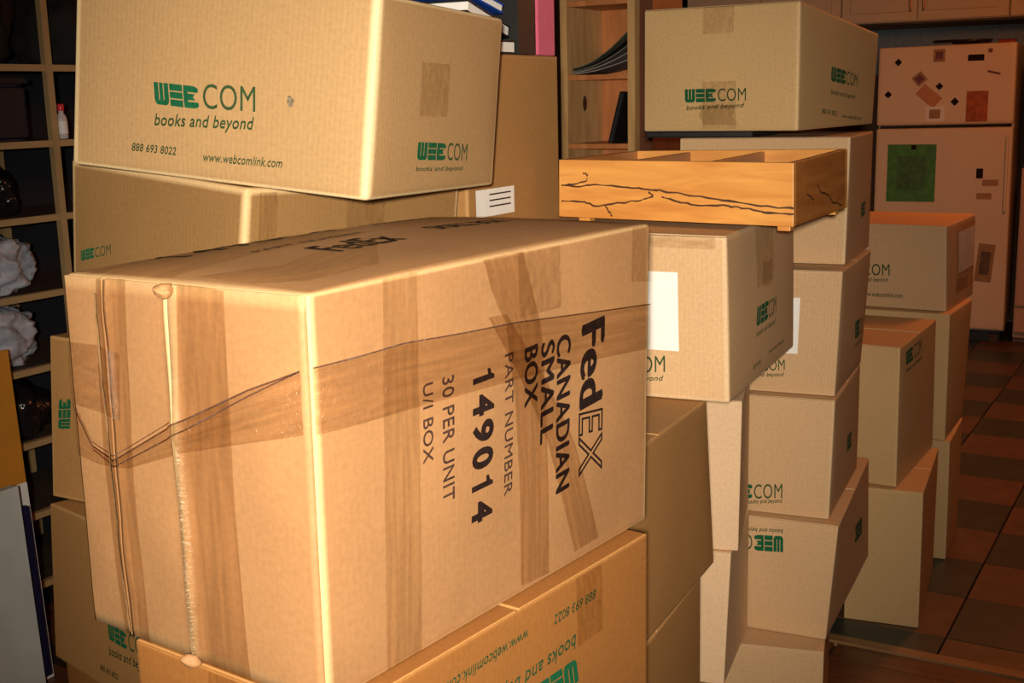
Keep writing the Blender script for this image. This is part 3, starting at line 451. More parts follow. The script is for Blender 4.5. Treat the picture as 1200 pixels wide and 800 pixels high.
crease('r', T['r']['band'][0], .004); crease('l', [(x, y+.012) for x, y in tb[:4]], .003)
for q in T['r']['band'][1][2:4]: pass
for k in ('band', 'band2', 'v1', 'v2'):               # tape lies over the flaps too
    A, B = T['l'][k]
    o = link(TAPEN, H1.strip('l', A, B, .0012 if 'band' in k else .0004, 24, 40, .0006), TAPE2, F1)
bm = bmesh.new()                             # crumpled cardboard knob where the flap corner was knocked
bmesh.ops.create_icosphere(bm, subdivisions=3, radius=.009)
for v in bm.verts: v.co = v.co*(1+.35*noise.noise(v.co*180)); v.co.z *= .7
kn = link('crushed_flap_corner', bm, K_ORANGE, F1, True, H1.fp('l', .495, .985, .001))
bm = bmesh.new()
bmesh.ops.create_icosphere(bm, subdivisions=3, radius=.006)
for v in bm.verts: v.co = v.co*(1+.4*noise.noise(v.co*200)); v.co.x *= 1.6
link('crushed_flap_corner', bm, K_ORANGE, F1, True, H1.fp('l', .50, .012, .003))
bm = bmesh.new()                             # dark gap in the wrinkled tape, with its shiny fold
bm2 = H1.strip('l', [(.166, .96), (.170, .73), (.185, .5), (.197, .2), (.205, .02)], [(.176, .96), (.181, .73), (.195, .5), (.205, .2), (.212, .02)], .0020, 3, 30, .002); bm.free()
link('tape_fold', bm2, mat('glossy_tape_fold', (.33, .19, .09), .12, var=.2, nscale=60, bump=.6, coat=.6), F1)
for tx, o, x, y, st in (('149014', (.22, .13), (.17, .60), (.06, .13), 'bold'), ('FedEx', (.66, .28), (.66, .46), (.50, .28), 'bold'), ('CANADIAN', (.14, .68), (.14, .93), (.07, .68), 'semi'),
        ('SMALL BOX', (.60, .60), (.60, .84), (.50, .60), 'semi'), ('PART NUMBER', (.42, .22), (.42, .50), (.38, .22), 'thin')):
    put_print(H1, 't', tx, o, x, y, st, F1)

G_ = 'green-printed book cartons'
carton('F2', 'book_carton', 'orange-lit carton printed upside down in green, directly under the big taped carton', K_DIM, G_, wear_highlight=.7,
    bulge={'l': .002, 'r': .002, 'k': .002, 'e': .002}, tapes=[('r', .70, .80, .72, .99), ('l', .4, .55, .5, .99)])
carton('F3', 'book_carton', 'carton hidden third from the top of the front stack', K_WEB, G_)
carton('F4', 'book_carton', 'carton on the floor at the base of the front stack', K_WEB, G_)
carton('L1', 'book_carton', 'tan carton with large green logo, leaning on top of the left stack', K_WEB, G_, r=.006, wear_highlight=.95, flaps=None,
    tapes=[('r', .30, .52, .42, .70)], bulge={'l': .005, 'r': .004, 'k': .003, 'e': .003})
carton('L2', 'book_carton', 'tan carton with blank side under the leaning top-left carton, behind the big taped carton', K_SHADE, G_, r=.005, wear_highlight=.9, flaps=None,
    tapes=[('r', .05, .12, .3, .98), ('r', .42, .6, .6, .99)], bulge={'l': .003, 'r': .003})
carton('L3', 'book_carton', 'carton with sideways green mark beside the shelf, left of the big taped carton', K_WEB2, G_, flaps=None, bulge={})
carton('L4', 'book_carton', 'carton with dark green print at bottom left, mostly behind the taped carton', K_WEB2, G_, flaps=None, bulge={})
carton('L5', 'book_carton', 'brown carton at the bottom left corner, under the carton with dark green print', K_DIM, G_, flaps=None)
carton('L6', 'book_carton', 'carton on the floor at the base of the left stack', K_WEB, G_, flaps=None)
carton('M1', 'book_carton', 'carton with a white paper label, under the wooden tray', K_PALE, G_, r=.004, wear_highlight=.5, labels=[('l', .56, .785, .30, .775)],
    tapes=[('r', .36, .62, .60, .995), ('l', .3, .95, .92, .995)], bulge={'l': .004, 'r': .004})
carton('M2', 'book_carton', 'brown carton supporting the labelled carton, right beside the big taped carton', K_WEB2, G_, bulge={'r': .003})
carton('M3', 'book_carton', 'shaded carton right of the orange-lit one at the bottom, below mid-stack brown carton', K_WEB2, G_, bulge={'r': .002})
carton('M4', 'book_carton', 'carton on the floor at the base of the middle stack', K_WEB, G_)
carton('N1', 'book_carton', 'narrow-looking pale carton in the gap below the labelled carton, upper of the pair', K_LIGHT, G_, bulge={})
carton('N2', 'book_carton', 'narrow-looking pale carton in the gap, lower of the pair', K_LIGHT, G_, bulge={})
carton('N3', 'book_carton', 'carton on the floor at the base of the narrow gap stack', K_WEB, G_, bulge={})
carton('T1', 'tall_carton', 'tall plain brown carton with a white label behind the left stack, books on top', K_WEB2, None, bulge={'r': .002}, wear_highlight=.2)
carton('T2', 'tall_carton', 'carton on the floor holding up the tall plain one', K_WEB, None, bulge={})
carton('R0', 'book_carton', 'topmost carton of the right stack, overhanging, green logo under shiny tape', K_TAN, G_, r=.004, wear_highlight=.6,
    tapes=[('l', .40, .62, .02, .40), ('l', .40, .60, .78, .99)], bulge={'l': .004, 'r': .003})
carton('R1', 'book_carton', 'second carton from the top of the right stack, behind the wooden tray', K_PALE, G_, wear_highlight=.6, bulge={'l': .002, 'r': .003})
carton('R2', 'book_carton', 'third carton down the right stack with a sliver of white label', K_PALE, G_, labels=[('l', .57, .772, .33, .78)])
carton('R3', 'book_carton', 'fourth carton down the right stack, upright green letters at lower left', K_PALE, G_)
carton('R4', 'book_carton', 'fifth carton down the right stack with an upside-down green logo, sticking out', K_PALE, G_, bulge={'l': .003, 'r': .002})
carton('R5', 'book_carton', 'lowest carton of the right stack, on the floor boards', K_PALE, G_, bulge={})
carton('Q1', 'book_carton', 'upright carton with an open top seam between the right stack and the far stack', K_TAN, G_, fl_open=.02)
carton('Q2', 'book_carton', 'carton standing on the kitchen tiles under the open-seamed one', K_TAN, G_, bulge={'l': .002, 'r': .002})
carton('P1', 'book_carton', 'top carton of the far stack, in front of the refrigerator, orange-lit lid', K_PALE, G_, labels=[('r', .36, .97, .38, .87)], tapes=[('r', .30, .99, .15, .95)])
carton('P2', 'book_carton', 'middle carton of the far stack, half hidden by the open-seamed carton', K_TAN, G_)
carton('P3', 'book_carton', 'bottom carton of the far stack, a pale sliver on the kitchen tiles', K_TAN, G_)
# wrinkled, glinting ends of the clear tape
GLINT = mat('wrinkled_clear_tape', (.50, .38, .24), .09, bump=.5, nscale=220, coat=1.0, var=.2)
def crumple(key, f, a, b, w, h, label, seed, bulge=.004):
    root = next(o for o in S.objects if o.get('label', '').startswith(label)); H = Hexa(BOX[key], bulge={f: bulge})
    bm = bmesh.new(); g = []; n = 14
    for i in range(n+1):
        for j in range(n+1):
            x, y = i/n, j/n; e = (16*x*(1-x)*y*(1-y))**.5
            z = .0009+e*(.0012+.0055*abs(noise.noise(Vector((x*3.2+seed, y*3.8, seed)))))
            g.append(bm.verts.new(H.fp(f, a+w*(x-.5+.12*noise.noise(Vector((y*3, seed, 0)))), b+h*(y-.5+.12*noise.noise(Vector((x*3, seed, 5)))), z)))
    for i in range(n):
        for j in range(n): bm.faces.new((g[i*(n+1)+j], g[(i+1)*(n+1)+j], g[(i+1)*(n+1)+j+1], g[i*(n+1)+j+1]))
    link('tape_wrinkle', bm, TAPE_W, root, True)
TAPE_W = tape_mat('wrinkled_tape', (.96, .94, .91), .06, .08)
crumple('R0', 'l', .50, .13, .22, .16, 'topmost carton', 1.3)
crumple('M1', 'r', .52, .66, .14, .16, 'carton with a white paper label', 4.1)
crumple('P1', 'r', .55, .22, .4, .16, 'top carton of the far stack', 3.3)
# extra marks
def root_of(lbl):
    return next(o for o in S.objects if o.get('label', '').startswith(lbl))
tl = root_of('tall plain brown'); HT = Hexa(BOX['T1'], bulge={'r': .002})
link('paper_label', HT.patch('r', .07, .46, .52, .602, .001, 3, 3), PAPER, tl)
for i in range(3): link('printed_text', HT.patch('r', .20, .42, .583-.018*i, .5875-.018*i, .0016, 2, 1), INK_B, tl)
l1 = root_of('tan carton with large green'); HL = Hexa(BOX['L1'], bulge={'l': .005})
bm = bmesh.new(); cs = HL.fp('l', .752, .45, .0006); q = []
sm = mat('grey_smudge', (.20, .16, .10), .8, var=.5, nscale=400)
for i in range(18):
    a = i/18*2*math.pi; rr = .0065*(1+.45*noise.noise(Vector((math.cos(a)*1.5, math.sin(a)*1.5, 2)))); q.append(bm.verts.new(cs+(HL.c['Nb']-HL.c['Lb']).normalized()*rr*.8*math.cos(a)+Vector((0, 0, 1))*rr*math.sin(a)))
bm.faces.new(q); link('smudge', bm, sm, l1)

# ------------------------------------------------------------------ wooden tray with dividers
HTr = Hexa(BOX['TR']); tray = thing('wooden_tray', 'shallow wooden tray with dividers and dark-veined front, resting on the labelled carton', 'tray', HTr.org)
def sub(H, u0, u1, v0, v1, w0, w1):
    c = {}
    for k, (u, v) in zip('LNRB', ((u0, v0), (u1, v0), (u1, v1), (u0, v1))):
        c[k+'b'] = H.tri(u, v, w0); c[k+'t'] = H.tri(u, v, w1)
    h = Hexa(c, org=Vector()); return h
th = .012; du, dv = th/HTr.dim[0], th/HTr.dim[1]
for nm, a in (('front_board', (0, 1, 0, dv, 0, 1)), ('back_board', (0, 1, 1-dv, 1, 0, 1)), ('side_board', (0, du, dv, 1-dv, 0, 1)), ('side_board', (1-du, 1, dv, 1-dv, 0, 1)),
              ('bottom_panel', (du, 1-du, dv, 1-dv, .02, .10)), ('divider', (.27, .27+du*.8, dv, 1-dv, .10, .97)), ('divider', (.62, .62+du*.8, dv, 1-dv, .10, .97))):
    link(nm, sub(HTr, *a).body(.001, 3, 0), W_TRAY_SHADED if nm in ('side_board', 'divider', 'bottom_panel') else W_TRAY, tray)
for (u, v) in ((.93, .03), (.07, .06), (.93, .85), (.07, .85)):
    h = sub(HTr, u, u+.05, v, v+.07, -.085, .0); link('foot', h.body(.001, 2, 0), W_TRAY, tray)
INK_V = mat('spalting_line', (.07, .022, .006), .6, var=.3)
for f, Ls in DATA['veins'].items():
    for L in Ls:
        P = [(x, y) for x, y in L]
        bm = bmesh.new(); prev = None
        pts = []
        for i in range(len(P)-1):
            for k in range(6):
                q = k/6; pts.append((lerp(P[i][0], P[i+1][0], q), lerp(P[i][1], P[i+1][1], q)))
        pts.append(P[-1])
        for i, (x, y) in enumerate(pts):
            x += .004*noise.noise(Vector((i*.5, 1, 2))); y += .02*noise.noise(Vector((i*.5, 5, 2)))
            x = min(max(x, .001), .999); w = .030*(1+.8*noise.noise(Vector((i*.35, 9, 1))))
            a = bm.verts.new(HTr.fp(f, x, y-w/2, .0003)); b = bm.verts.new(HTr.fp(f, x+.003, y+w/2, .0003))
            if prev: bm.faces.new((prev[0], a, b, prev[1]))
            prev = (a, b)
        bm.normal_update()
        if sum(q.normal.dot(HTr.nrm(f)) for q in bm.faces) < 0: bmesh.ops.reverse_faces(bm, faces=bm.faces)
        link('dark_vein', bm, INK_V, tray)

# ------------------------------------------------------------------ things on the tall carton and in the gap
M_PINK = mat('pink_card', (.66, .13, .24), .5, var=.06); M_BLACK = mat('black_plastic', (.012, .012, .014), .35); M_DGREY = mat('dark_grey_card', (.018, .018, .018), .5)
M_BLUE = mat('blue_plastic', (.015, .07, .42), .3)
A1 = -HT.c['Nb'].x
def tpos(b, back): return Vector((-.065, 1.925, 1.533))+EY*0+Vector((math.sin(math.radians(30)), math.cos(math.radians(30)), 0))*b-Vector((math.cos(math.radians(30)), -math.sin(math.radians(30)), 0))*back
R30 = math.radians(-30)
def slim(name, label, cat, b0, b1, back0, back1, h, cover, pages=None, tilt=0, group=None):
    o = thing(name, label, cat, tpos((b0+b1)/2, (back0+back1)/2), group, R30); w, d = back1-back0, b1-b0
    o.rotation_euler = (tilt, 0, R30)
    link('spine', box_mesh((.003, d, h), .001), cover, o, loc=(w/2-.0015, 0, 0))
    link('cover', box_mesh((w-.003, .0025, h), .001), cover, o, loc=(-.0015, -d/2+.00125, 0)); link('cover', box_mesh((w-.003, .0025, h), .001), cover, o, loc=(-.0015, d/2-.00125, 0))
    link('pages', box_mesh((w-.012, d-.006, h-.008), .0005), pages or PAPER, o, loc=(-.004, 0, .004)); return o
slim('pink_binder', 'pink binder standing on the tall plain carton', 'binder', .252, .314, .004, .22, .30, M_PINK)
slim('black_binder', 'dark grey binder standing left of the pink binder', 'binder', .186, .248, .006, .22, .29, M_DGREY)
def flatbook(name, label, b, back, z, sz, cover, rz, ry=0, rx=0):
    o = thing(name, label, 'book', tpos(b, back)+Vector((0, 0, z)), 'books heaped on the tall carton'); o.rotation_euler = (rx, ry, R30+rz)
    link('cover', box_mesh((sz[0], sz[1], .003), .001), cover, o); link('cover', box_mesh((sz[0], sz[1], .003), .001), cover, o, loc=(0, 0, sz[2]-.003))
    link('pages', box_mesh((sz[0]-.008, sz[1]-.008, sz[2]-.006), .0005), PAPER, o, loc=(.002, 0, .003)); return o
flatbook('book', 'white-paged book lying flat, lowest of the heap beside the dark binder', .095, .075, .0, (.14, .165, .022), M_BLACK, 0)
flatbook('book', 'black-covered book slanting on the heap beside the dark binder', .095, .08, .044, (.14, .15, .020), M_BLACK, .05, 0, math.radians(-14))
flatbook('book', 'blue-covered book slanting on top of the heap above the leaning carton', .09, .085, .080, (.14, .13, .016), M_BLUE, -.05, 0, math.radians(-14))
o = thing('folder', 'flat black folder sticking out left under the topmost right carton', 'folder', Vector((.47, 2.81, 1.3650)), None, R30)
link('cover', box_mesh((.26, .18, .002), .0008), M_BLACK, o); link('pages', box_mesh((.25, .17, .009), .0008), M_DGREY, o, loc=(0, 0, .002)); link('cover', box_mesh((.26, .18, .002), .0008), M_BLACK, o, loc=(0, 0, .011))

# ------------------------------------------------------------------ pine cubby shelf behind the tray
c0 = Vector((.160, 3.597, 0)); wd = .236; dp = .24
cub = thing('cubby_shelf', 'narrow pine cubby shelf with two visible compartments, behind the wooden tray', 'shelf', c0, None, RZ)
def cp(name, x0, x1, y0, y1, z0, z1, mt): return link(name, box_mesh((x1-x0, y1-y0, z1-z0), .001), mt, cub, loc=((x0+x1)/2, (y0+y1)/2, z0))
cp('side_board', 0, .022, 0, dp, 0, 2.1, W_PINE); cp('side_board', wd-.022, wd, 0, dp, 0, 2.1, W_PINE); cp('back_board', .0225, wd-.0225, dp-.012, dp, .0, 2.1, W_PINE_R)
for z in (.1, .305, .51, .71, .91, 1.11, 1.311, 1.507, 1.713, 1.92, 2.08): cp('shelf_board', .0225, wd-.0225, .002, dp-.0125, z, z+.014, W_PINE_R)
bm = bmesh.new(); bmesh.ops.create_circle(bm, cap_ends=True, radius=.013, segments=20)
for v in bm.verts: v.co.y *= 1.8
kn = link('wood_knot', bm, mat('knot', (.07, .025, .01), .6), cub, loc=(.0227, .11, 1.44)); kn.rotation_euler = (math.pi/2, 0, math.pi/2)
post = thing('dark_post', 'dark red-brown wooden post just right of the pine cubby shelf', 'post', c0+EX*(wd+.025), None, RZ)
link('shaft', box_mesh((.04, .22, 2.3), .003), W_DARK, post, loc=(0, .13, .02)); link('foot', box_mesh((.05, .24, .02), .002), W_DARK, post, loc=(0, .13, 0))
def magazine(k, label, mt):
    bm = bmesh.new(); n = 16; g = []
    for i in range(n+1):
        q = i/n; x = .012+.176*q; z = .002+(.035+.016*k)*q**1.7+k*.0040
        for dz in (0, .003):
            for y in (.01, .17): g.append(bm.verts.new((x, y, z+dz*(1+.0*q))))
    for i in range(n):
        a = g[i*4:i*4+4]; b = g[i*4+4:i*4+8]
        for q in ((a[0], b[0], b[2], a[2]), (a[1], a[3], b[3], b[1]), (a[0], a[1], b[1], b[0])[:3]+(b[0],), ): 
            try: bm.faces.new(q if len(set(q)) == 4 else (a[0], a[1], b[1], b[0]))
            except ValueError: pass
        try: bm.faces.new((a[2], b[2], b[3], a[3])); bm.faces.new((a[0], b[0], b[1], a[1])); 
        except ValueError: pass
    bm.faces.new(g[0:2]+g[3:1:-1]); e = g[-4:]; bm.faces.new((e[0], e[2], e[3], e[1]))
    bmesh.ops.remove_doubles(bm, verts=bm.verts, dist=1e-6); bmesh.ops.recalc_face_normals(bm, faces=bm.faces)
    o = link('magazine', bm, mt, None, True, rm(0, 0, 0)); o.location = c0+EX*.024+Vector((0, 0, 1.5215)); o.rotation_euler = (0, 0, RZ)
    for p in o.data.polygons: p.use_smooth = False
    return tag(o, label, 'magazine', 'curled magazines in the pine cubby')
mg = [mat('magazine_grey', (.16, .15, .13), .3, var=.3, nscale=30), mat('magazine_pale', (.30, .26, .25), .3, var=.3, nscale=40), mat('magazine_black', (.03, .03, .03), .3), mat('magazine_olive', (.13, .13, .09), .3, var=.4, nscale=25)]
for k, (l_, m_) in enumerate((('olive magazine topmost in the curled stack', mg[3]), ('black magazine second in the curled stack', mg[2]), ('grey magazine third in the curled stack', mg[0]), ('pale magazine fourth in the curled stack', mg[1]), ('pale grey magazine lowest in the curled stack', mg[1]))):
    magazine(4-k, l_+' in the pine cubby', m_)
o = thing('folder', 'dark folder leaning against the right side of the lower pine compartment', 'folder', c0+EX*.145+EY*.09+Vector((0, 0, 1.327)), None, RZ); o.rotation_euler = (0, math.radians(15), RZ)
link('cover', box_mesh((.003, .15, .15), .0008), M_BLACK, o); link('cover', box_mesh((.003, .15, .15), .0008), M_BLACK, o, loc=(.012, 0, 0)); link('pages', box_mesh((.008, .145, .145), .0005), M_DGREY, o, loc=(.006, 0, .002))

# ------------------------------------------------------------------ shelving along the left wall
sh = thing('shelving_unit', 'open pale wooden shelving with dark back along the left wall', 'shelf', rm(-2.8, 1.0, 0), None, RZ)
def sp(name, a0, a1, b0, b1, z0, z1, mt, r=.001): return link(name, box_mesh((a1-a0, b1-b0, z1-z0), r), mt, sh, loc=((a0+a1)/2+2.8, (b0+b1)/2-1.0, z0))
SHZ = [.13, .335, .54, .745, .95, 1.160, 1.363, 1.567, 1.9, 2.2]
for b in (1.0, 2.283, 3.5):
    sp('post', -2.822, -2.802, b, b+.022, 0, 2.3, W_SHELF)
    sp('rear_post', -3.17, -3.15, b+.07, b+.10, 0, 2.3, W_SHELF)
for z in SHZ:
    sp('shelf_board', -3.147, -2.824, 1.0, 3.52, z, z+.012, W_LINER)
    sp('shelf_edge', -2.8235, -2.803, 1.023, 2.2825, z-.004, z+.014, W_SHELF); sp('shelf_edge', -2.8235, -2.803, 2.3055, 3.4995, z-.004, z+.014, W_SHELF)
sp('back_panel', -3.185, -3.172, 1.0, 3.52, .02, 2.3, M_NAVY)
def blob(name, label, cat, a, b, z, sz, mt, seed, amp=.25, fr=2.2, sub=4, group=None):
    bm = bmesh.new(); bmesh.ops.create_icosphere(bm, subdivisions=sub, radius=1)
    for v in bm.verts:
        n = v.co.normalized(); q = n*fr+Vector((seed, seed*.7, 1)); k = 1+amp*noise.noise(q)+amp*.55*(abs(noise.noise(q*2.6))-.2)+amp*.38*abs(noise.noise(q*5))+amp*.22*abs(noise.noise(q*12))
        p = n*k; p.z = max(p.z, -.62); v.co = Vector((p.x*sz[0]/2, p.y*sz[1]/2, (p.z+.62)/1.62*sz[2]))
    o = link(name, bm, mt, None, True, rm(a, b, z)); o.rotation_euler = (0, 0, RZ)
    return tag(o, label, cat, group)
M_BAG = mat('grey_plastic_bag', (.46, .54, .68), .3, bump=1.0, nscale=18, var=.25, bscale=45); M_BAGD = mat('black_plastic_bag', (.012, .011, .012), .16, bump=1.0, nscale=30, bscale=55)
M_BAGB = mat('brown_plastic_bag', (.12, .05, .025), .25, bump=.8, nscale=20, bscale=50, var=.5)
blob('plastic_bag', 'pale grey crumpled plastic bag on the shelf, upper of the two grey bags', 'bag', -2.955, 2.065, .965, (.26, .36, .18), M_BAG, 3.1, .22, 3.2, 5, group='grey plastic bags on the shelving')
blob('plastic_bag', 'grey crumpled plastic bag on the shelf under the other grey bag', 'bag', -2.955, 2.06, .760, (.26, .36, .18), M_BAG, 8.4, .22, 3.2, 5, group='grey plastic bags on the shelving')
blob('plastic_bag', 'shiny black plastic bag low on the shelf, right of the orange folder', 'bag', -2.955, 2.14, .555, (.26, .24, .165), M_BAGD, 5.2)
blob('plastic_bag', 'brown and black glossy bag on the shelf above the grey bags', 'bag', -2.955, 1.96, 1.175, (.25, .24, .16), M_BAGB, 1.7)
blob('plastic_bag', 'glittering black bag right of the brown bag on the shelf', 'bag', -2.97, 2.19, 1.175, (.18, .10, .14), M_BAGD, 9.9)
blob('dark_cloth_bundle', 'black cloth bundle on the top visible shelf at the upper left', 'bundle', -2.955, 2.05, 1.582, (.26, .44, .25), mat('black_cloth', (.010, .009, .010), .9, bump=.5, bscale=60), 6.6)
blob('dark_cloth_bundle', 'second black bundle on the top shelf, right of the first, beside the leaning carton', 'bundle', -2.97, 2.48, 1.582, (.24, .28, .22), mat('black_cloth', (0, 0, 0)), 2.6)
o = thing('dark_bin', 'dark navy bin on the shelf left of the small bottle', 'bin', rm(-2.965, 2.05, 1.376), None, RZ)
link('body', box_mesh((.24, .40, .155), .012, 3), mat('navy_plastic', (.006, .009, .02), .6), o); link('lid', box_mesh((.25, .41, .016), .004), mat('navy_plastic', (0, 0, 0)), o, loc=(0, 0, .155))
# bottle
def lathe(name, prof, mt, parent, loc=(0, 0, 0), seg=24):
    bm = bmesh.new(); rings = []
    for r, z in prof: rings.append([bm.verts.new((r*math.cos(2*math.pi*i/seg), r*math.sin(2*math.pi*i/seg), z)) for i in range(seg)])
    for A, B in zip(rings, rings[1:]):
        for i in range(seg): bm.faces.new((A[i], A[(i+1) % seg], B[(i+1) % seg], B[i]))
    bm.faces.new(rings[0][::-1]); bm.faces.new(rings[-1]); return link(name, bm, mt, parent, True, loc)
bo = thing('small_bottle', 'small clear bottle with a red cap on the shelf beside the upper left carton', 'bottle', rm(-2.835, 2.345, 1.378))
lathe('body', [(.012, 0), (.015, .003), (.015, .055), (.013, .064), (.007, .072), (.007, .078)], mat('milky_bottle', (.62, .58, .62), .2, var=.05), bo)
lathe('cap', [(.009, .078), (.0095, .080), (.0095, .094), (.008, .097)], mat('red_cap', (.70, .03, .05), .35), bo)
lathe('paper_label', [(.0153, .015), (.0154, .016), (.0154, .048), (.0153, .049)], PAPER, bo)

# ------------------------------------------------------------------ boards leaning at the lower left
M_FOAM = mat('white_board', (.62, .64, .64), .6, var=.08, nscale=9); M_NAVYB = mat('navy_cover', (.012, .012, .05), .4)
def lean(name, label, cat, a, b1, w, z0, h, thk, parts, tilt=.04):
    o = thing(name, label, cat, rm(a, b1, z0)); o.rotation_euler = (0, -tilt, RZ)
    for nm, dx, t, mt, zz, hh, ww in parts: link(nm, box_mesh((t, ww, hh), .0015), mt, o, loc=(dx, -ww/2, zz))
    return o
lean('white_board_panel', 'large white board panel leaning at the lower left edge', 'panel', -2.44, 1.80, .6, .001, .56, .03, [('panel', 0, .028, M_FOAM, 0, .57, .6), ('edge_strip', -.018, .006, PAPER, 0, .565, .6)], tilt=.05)
lean('navy_binder', 'tall thin navy binder between two white boards at the lower left', 'binder', -2.505, 1.868, .3, .04, .46, .02, [('cover', -.006, .004, M_NAVYB, 0, .45, .3), ('cover', .012, .004, M_NAVYB, 0, .45, .3), ('spine', .003, .0135, M_NAVYB, 0, .45, .004), ('pages', .003, .0135, M_NAVYB, .004, .44, .294), ('spine_label', .004, .010, mat('grey_label', (.25, .26, .32), .4), .17, .05, .003)], tilt=.05)
lean('white_folded_sheet', 'thin white sheet standing behind the navy binder at the lower left', 'sheet', -2.55, 1.915, .5, .001, .5, .012, [('sheet', 0, .004, PAPER, 0, .53, .5), ('backing_card', -.006, .006, M_FOAM, 0, .52, .49)], tilt=.05)
lean('orange_folder', 'tall orange-yellow folder standing in front of the left shelving', 'folder', -2.62, 1.965, .4, .001, .86, .02, [('cover', 0, .003, mat('orange_card', (.66, .27, .03), .5, var=.1, nscale=6), 0, .86, .4), ('cover', -.014, .003, mat('orange_card', (0, 0, 0)), 0, .85, .39), ('pages', -.007, .009, mat('yellow_card', (.70, .36, .05), .5), .005, .83, .385)], tilt=.05)

# ------------------------------------------------------------------ refrigerator
M_FR = mat('cream_enamel', (.78, .66, .46), .4, var=.03, nscale=4); M_SEAL = mat('rubber_seal', (.06, .04, .03), .7)
HF = Hexa(BOX['FR']); fr = thing('refrigerator', 'cream two-door refrigerator covered in magnets at the back of the kitchen', 'refrigerator', HF.org)
dd = .055/HF.dim[1]
link('cabinet', sub(HF, 0, 1, dd+.006, 1, .035, 1).body(.012, 4, 0), M_FR, fr)
link('seal', sub(HF, .02, .98, dd, dd+.006, .05, .985).body(.001, 3, 0), M_SEAL, fr)
FD = sub(HF, 0, 1, 0, dd, .738, 1); D2 = sub(HF, 0, 1, 0, dd, .045, .728)
link('freezer_door', FD.body(.012, 6, 0), M_FR, fr); d2 = link('fridge_door', D2.body(.012, 6, 0), M_FR, fr)
link('kick_grille', sub(HF, .03, .97, dd, dd+.03, .0, .034).body(.001, 3, 0), M_BLACK, fr)
for u in (.04, .9): link('foot', sub(HF, u, u+.06, .005, dd, .0, .03).body(.001, 2, 0), M_SEAL, fr)
link('handle', sub(HF, .955, .975, -.04, -.0, .45, .70).body(.003, 2, 0), M_FR, fr)
def magnet(s, t, w, h, mt, label, ang=0, frame=None, name='magnet', cat='magnet', group='magnets on the refrigerator', th=.004):
    c = HF.org+HF.fp('l', s, t, .0008); o = thing(name, label, cat, c, group); ux = (HF.c['Nb']-HF.c['Lb']).normalized(); nz = HF.nrm('l')
    o.matrix_world = Matrix((ux, nz.cross(ux), nz)).transposed().to_4x4(); o.location = c
    R = Matrix.Rotation(ang, 4, 'Z'); 
    bm = bmesh.new(); bmesh.ops.create_cube(bm, size=1)
    for v in bm.verts: v.co = R @ Vector((v.co.x*w, v.co.y*h, (v.co.z+.5)*th))
    bmesh.ops.bevel(bm, geom=bm.edges[:], offset=.001, segments=1, affect='EDGES')
    link('backing', bm, frame or mt, o)
    if frame:
        bm = bmesh.new(); bmesh.ops.create_cube(bm, size=1)
        for v in bm.verts: v.co = R @ Vector((v.co.x*w*.6, v.co.y*h*.6, th+(v.co.z+.5)*.002))
        link('picture', bm, mt, o)
    return o
mk = mat('magnet_black', (.02, .012, .012), .85, spec=.1); mr = mat('magnet_dark_red', (.16, .02, .012), .4); mo = mat('paper_brown', (.36, .22, .10), .6); mbr = mat('orange_brown_card', (.42, .10, .018), .6, var=.35, nscale=30)
mg_ = mat('green_sheet', (.05, .24, .03), .5, var=.3, nscale=25); q45 = math.radians(45)
for (s, t, w, lb) in ((.151, .950, .030, 'black diamond magnet at the upper left of the freezer door'), (.083, .8435, .030, 'black diamond magnet at the lower left of the freezer door'), (.460, .866, .030, 'black diamond magnet near the middle of the freezer door'), (.576, .814, .033, 'black diamond magnet left of the orange-brown card')):
    magnet(s, t, w, w, mk, lb, q45)
magnet(.314, .893, .062, .062, mr, 'tilted square picture magnet with dark red centre, middle left of freezer door', q45*.9, mo)
magnet(.451, .967, .062, .07, mr, 'upright picture magnet near the top middle of the freezer door', 0, mo)
magnet(.715, .955, .085, .034, mk, 'wide black magnet near the top right of the freezer door')
magnet(.8147, .976, .022, .022, mr, 'small round red magnet at the top right of the freezer door')
magnet(.385, .835, .13, .075, mat('peach_note', (.55, .27, .13), .6), 'peach paper note under the tilted picture magnet', -.7, name='note', cat='note', group=None, th=.001)
magnet(.434, .775, .10, .085, mo, 'pale note held between two white clips on the freezer door', 0, PAPER, 'note', 'note', None, .001)
magnet(.736, .797, .115, .17, mbr, 'orange-brown card on the freezer door', 0, mat('orange_brown_card', (0, 0, 0)), 'card', 'card', None, .002)
magnet(.845, .905, .07, .012, mr, 'small reddish slip below the red round magnet', -.25, name='note', cat='note', group=None, th=.001)
gs = magnet(.276, .577, .27, .33, mat('darker_green', (.04, .15, .02), .5, var=.4, nscale=30), 'green paper sheet on the fridge door', 0, mg_, 'paper_sheet', 'paper', None, .001)
magnet(.290, .665, .026, .026, mk, 'black magnet holding the green sheet', name='magnet', th=.006)
magnet(.777, .576, .036, .055, mk, 'dark teardrop magnet on the fridge door, right of green sheet')
magnet(.855, .545, .085, .035, mat('faint_note', (.42, .25, .12), .6), 'small faint note right of the teardrop magnet', name='note', cat='note', group=None, th=.001)
magnet(.815, .50, .08, .035, mat('faint_note', (0, 0, 0)), 'small faint note below the teardrop magnet', name='note', cat='note', group=None, th=.001)
magnet(.843, .275, .09, .22, mat('grey_brown_list', (.13, .085, .04), .6, var=.4, nscale=40), 'dark list hanging low on the fridge door beside the far carton', -.08, mo, 'paper_list', 'paper', None, .001)
def onfr(u, v): return HF.org+HF.tri(u, v, 1)+Vector((0, 0, .001))
blobm = mat('dark_pan', (.02, .012, .01), .4)
o = thing('baking_pan', 'black pan lying on top of the refrigerator', 'pan', onfr(.66, .2)); o.rotation_euler = (0, 0, RZ)
lathe('pan_body', [(.06, 0), (.10, .004), (.115, .025), (.118, .026), (.10, .008)], blobm, o)
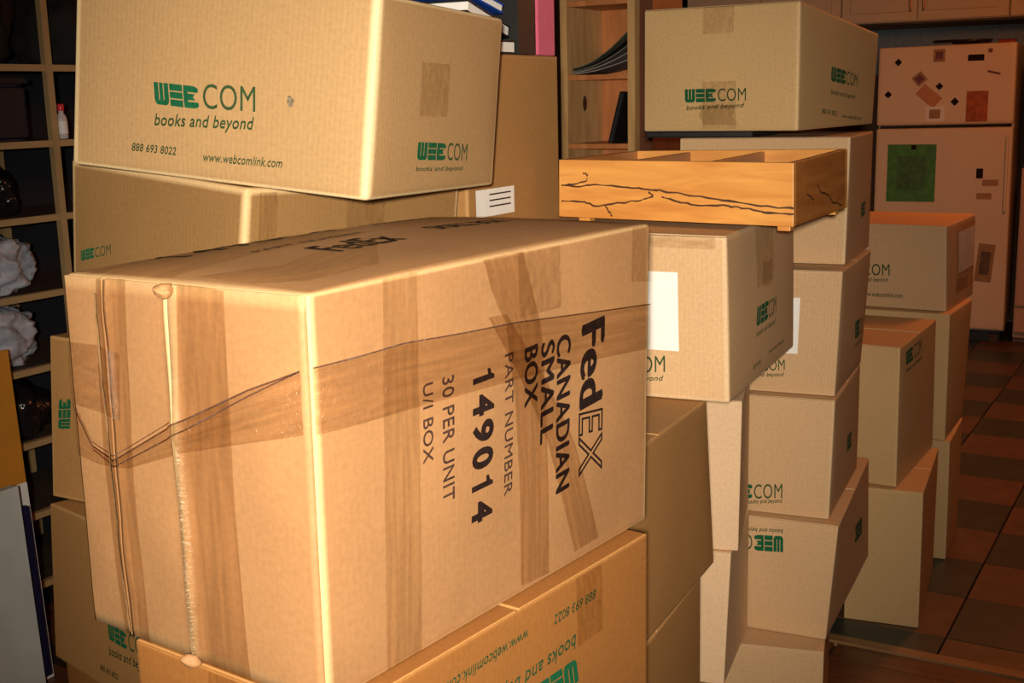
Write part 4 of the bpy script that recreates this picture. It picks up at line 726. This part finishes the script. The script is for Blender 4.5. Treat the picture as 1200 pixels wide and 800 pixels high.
link('pan_handle', box_mesh((.02, .14, .014), .004), blobm, o, loc=(-.14, -.05, .015)).rotation_euler = (0, 0, 1.2)
o = thing('red_tin', 'low red tin on top of the refrigerator right of the pan', 'tin', onfr(.92, .12)); o.rotation_euler = (0, 0, RZ)
link('tin_body', box_mesh((.09, .07, .014), .004), mat('red_tin', (.35, .03, .01), .4), o); link('lid', box_mesh((.094, .074, .006), .002), mr, o, loc=(0, 0, .014))

# ------------------------------------------------------------------ wall cabinets, stove
M_CAB = mat('honey_cabinet', (.74, .68, .5), .5, var=.05, nscale=5, stretch=(1, 1, 6)); M_BRASS = mat('brass', (.45, .25, .1), .3, metal=1)
def cabinet(a0, a1, z0, z1, bf, label, split):
    o = thing('wall_cabinet', label, 'cabinet', rm((a0+a1)/2, bf, z0), 'wall cabinets over the refrigerator', RZ); w = a1-a0
    link('body', box_mesh((w-.002, .30, z1-z0), .002), M_CAB, o, loc=(0, .175, 0))
    xs = [-w/2, split-(a0+a1)/2, w/2]
    for i in range(2):
        x0, x1 = xs[i]+.003, xs[i+1]-.003
        d = link('door', box_mesh((x1-x0, .02, z1-z0-.012), .003), M_CAB, o, loc=((x0+x1)/2, .012, .006))
        link('panel', box_mesh((x1-x0-.10, .006, z1-z0-.12), .003), M_CAB, d, loc=(0, -.012, .05))
        hx = (x1-x0)/2-.035 if i == 0 else -(x1-x0)/2+.035
        h = lathe('handle', [(.004, 0), (.006, .01), (.006, .08), (.004, .09)], M_BRASS, d, (hx, -.022, .05), 10)
cabinet(-2.09, -1.13, 1.852, 2.45, 7.61, 'light wood two-door wall cabinet directly above the refrigerator', -1.64)
cabinet(-1.125, -.3, 1.852, 2.45, 7.61, 'light wood wall cabinet right of the one above the refrigerator', -.70)
cabinet(-3.1, -2.095, 1.852, 2.45, 7.61, 'light wood wall cabinet left of the one above the refrigerator', -2.6)
struct(slab('trim_2', -2.4, -.2, 8.07, 8.115, 1.55, 1.83, mat('grey_blue_panel', (.20, .32, .44), .5)))
st = thing('white_stove', 'white stove front at the right edge, beside the refrigerator', 'stove', rm(-.68, 7.35, .001), None, RZ)
M_ST = mat('off_white_enamel', (.62, .42, .30), .35, var=.02)
link('body', box_mesh((.60, .60, .98), .006), M_ST, st, loc=(0, .33, .03)); link('oven_door', box_mesh((.58, .028, .66), .006), M_ST, st, loc=(0, .014, .22))
link('kick_plate', box_mesh((.60, .02, .06), .002), mat('kick_grey', (.14, .11, .08), .5), st, loc=(0, .06, 0)); link('drawer', box_mesh((.58, .026, .14), .004), M_ST, st, loc=(0, .014, .068)); link('cooktop', box_mesh((.61, .62, .016), .004), M_BLACK, st, loc=(0, .33, 1.011))
mw = thing('microwave_oven', 'glossy dark metal microwave oven on black stand at the right edge', 'appliance', rm(-.66, 7.36, 1.029), None, RZ)
M_MET = mat('brown_steel', (.30, .19, .13), .25, metal=.8)
link('stand', box_mesh((.60, .42, .18), .004), M_BLACK, mw, loc=(0, .25, 0)); link('body', box_mesh((.62, .44, .46), .02, 3), M_MET, mw, loc=(0, .25, .181)); link('door', box_mesh((.44, .012, .38), .005), M_BLACK, mw, loc=(.02, .02, .22)); link('handle', box_mesh((.02, .02, .30), .006), M_MET, mw, loc=(-.25, .012, .26))
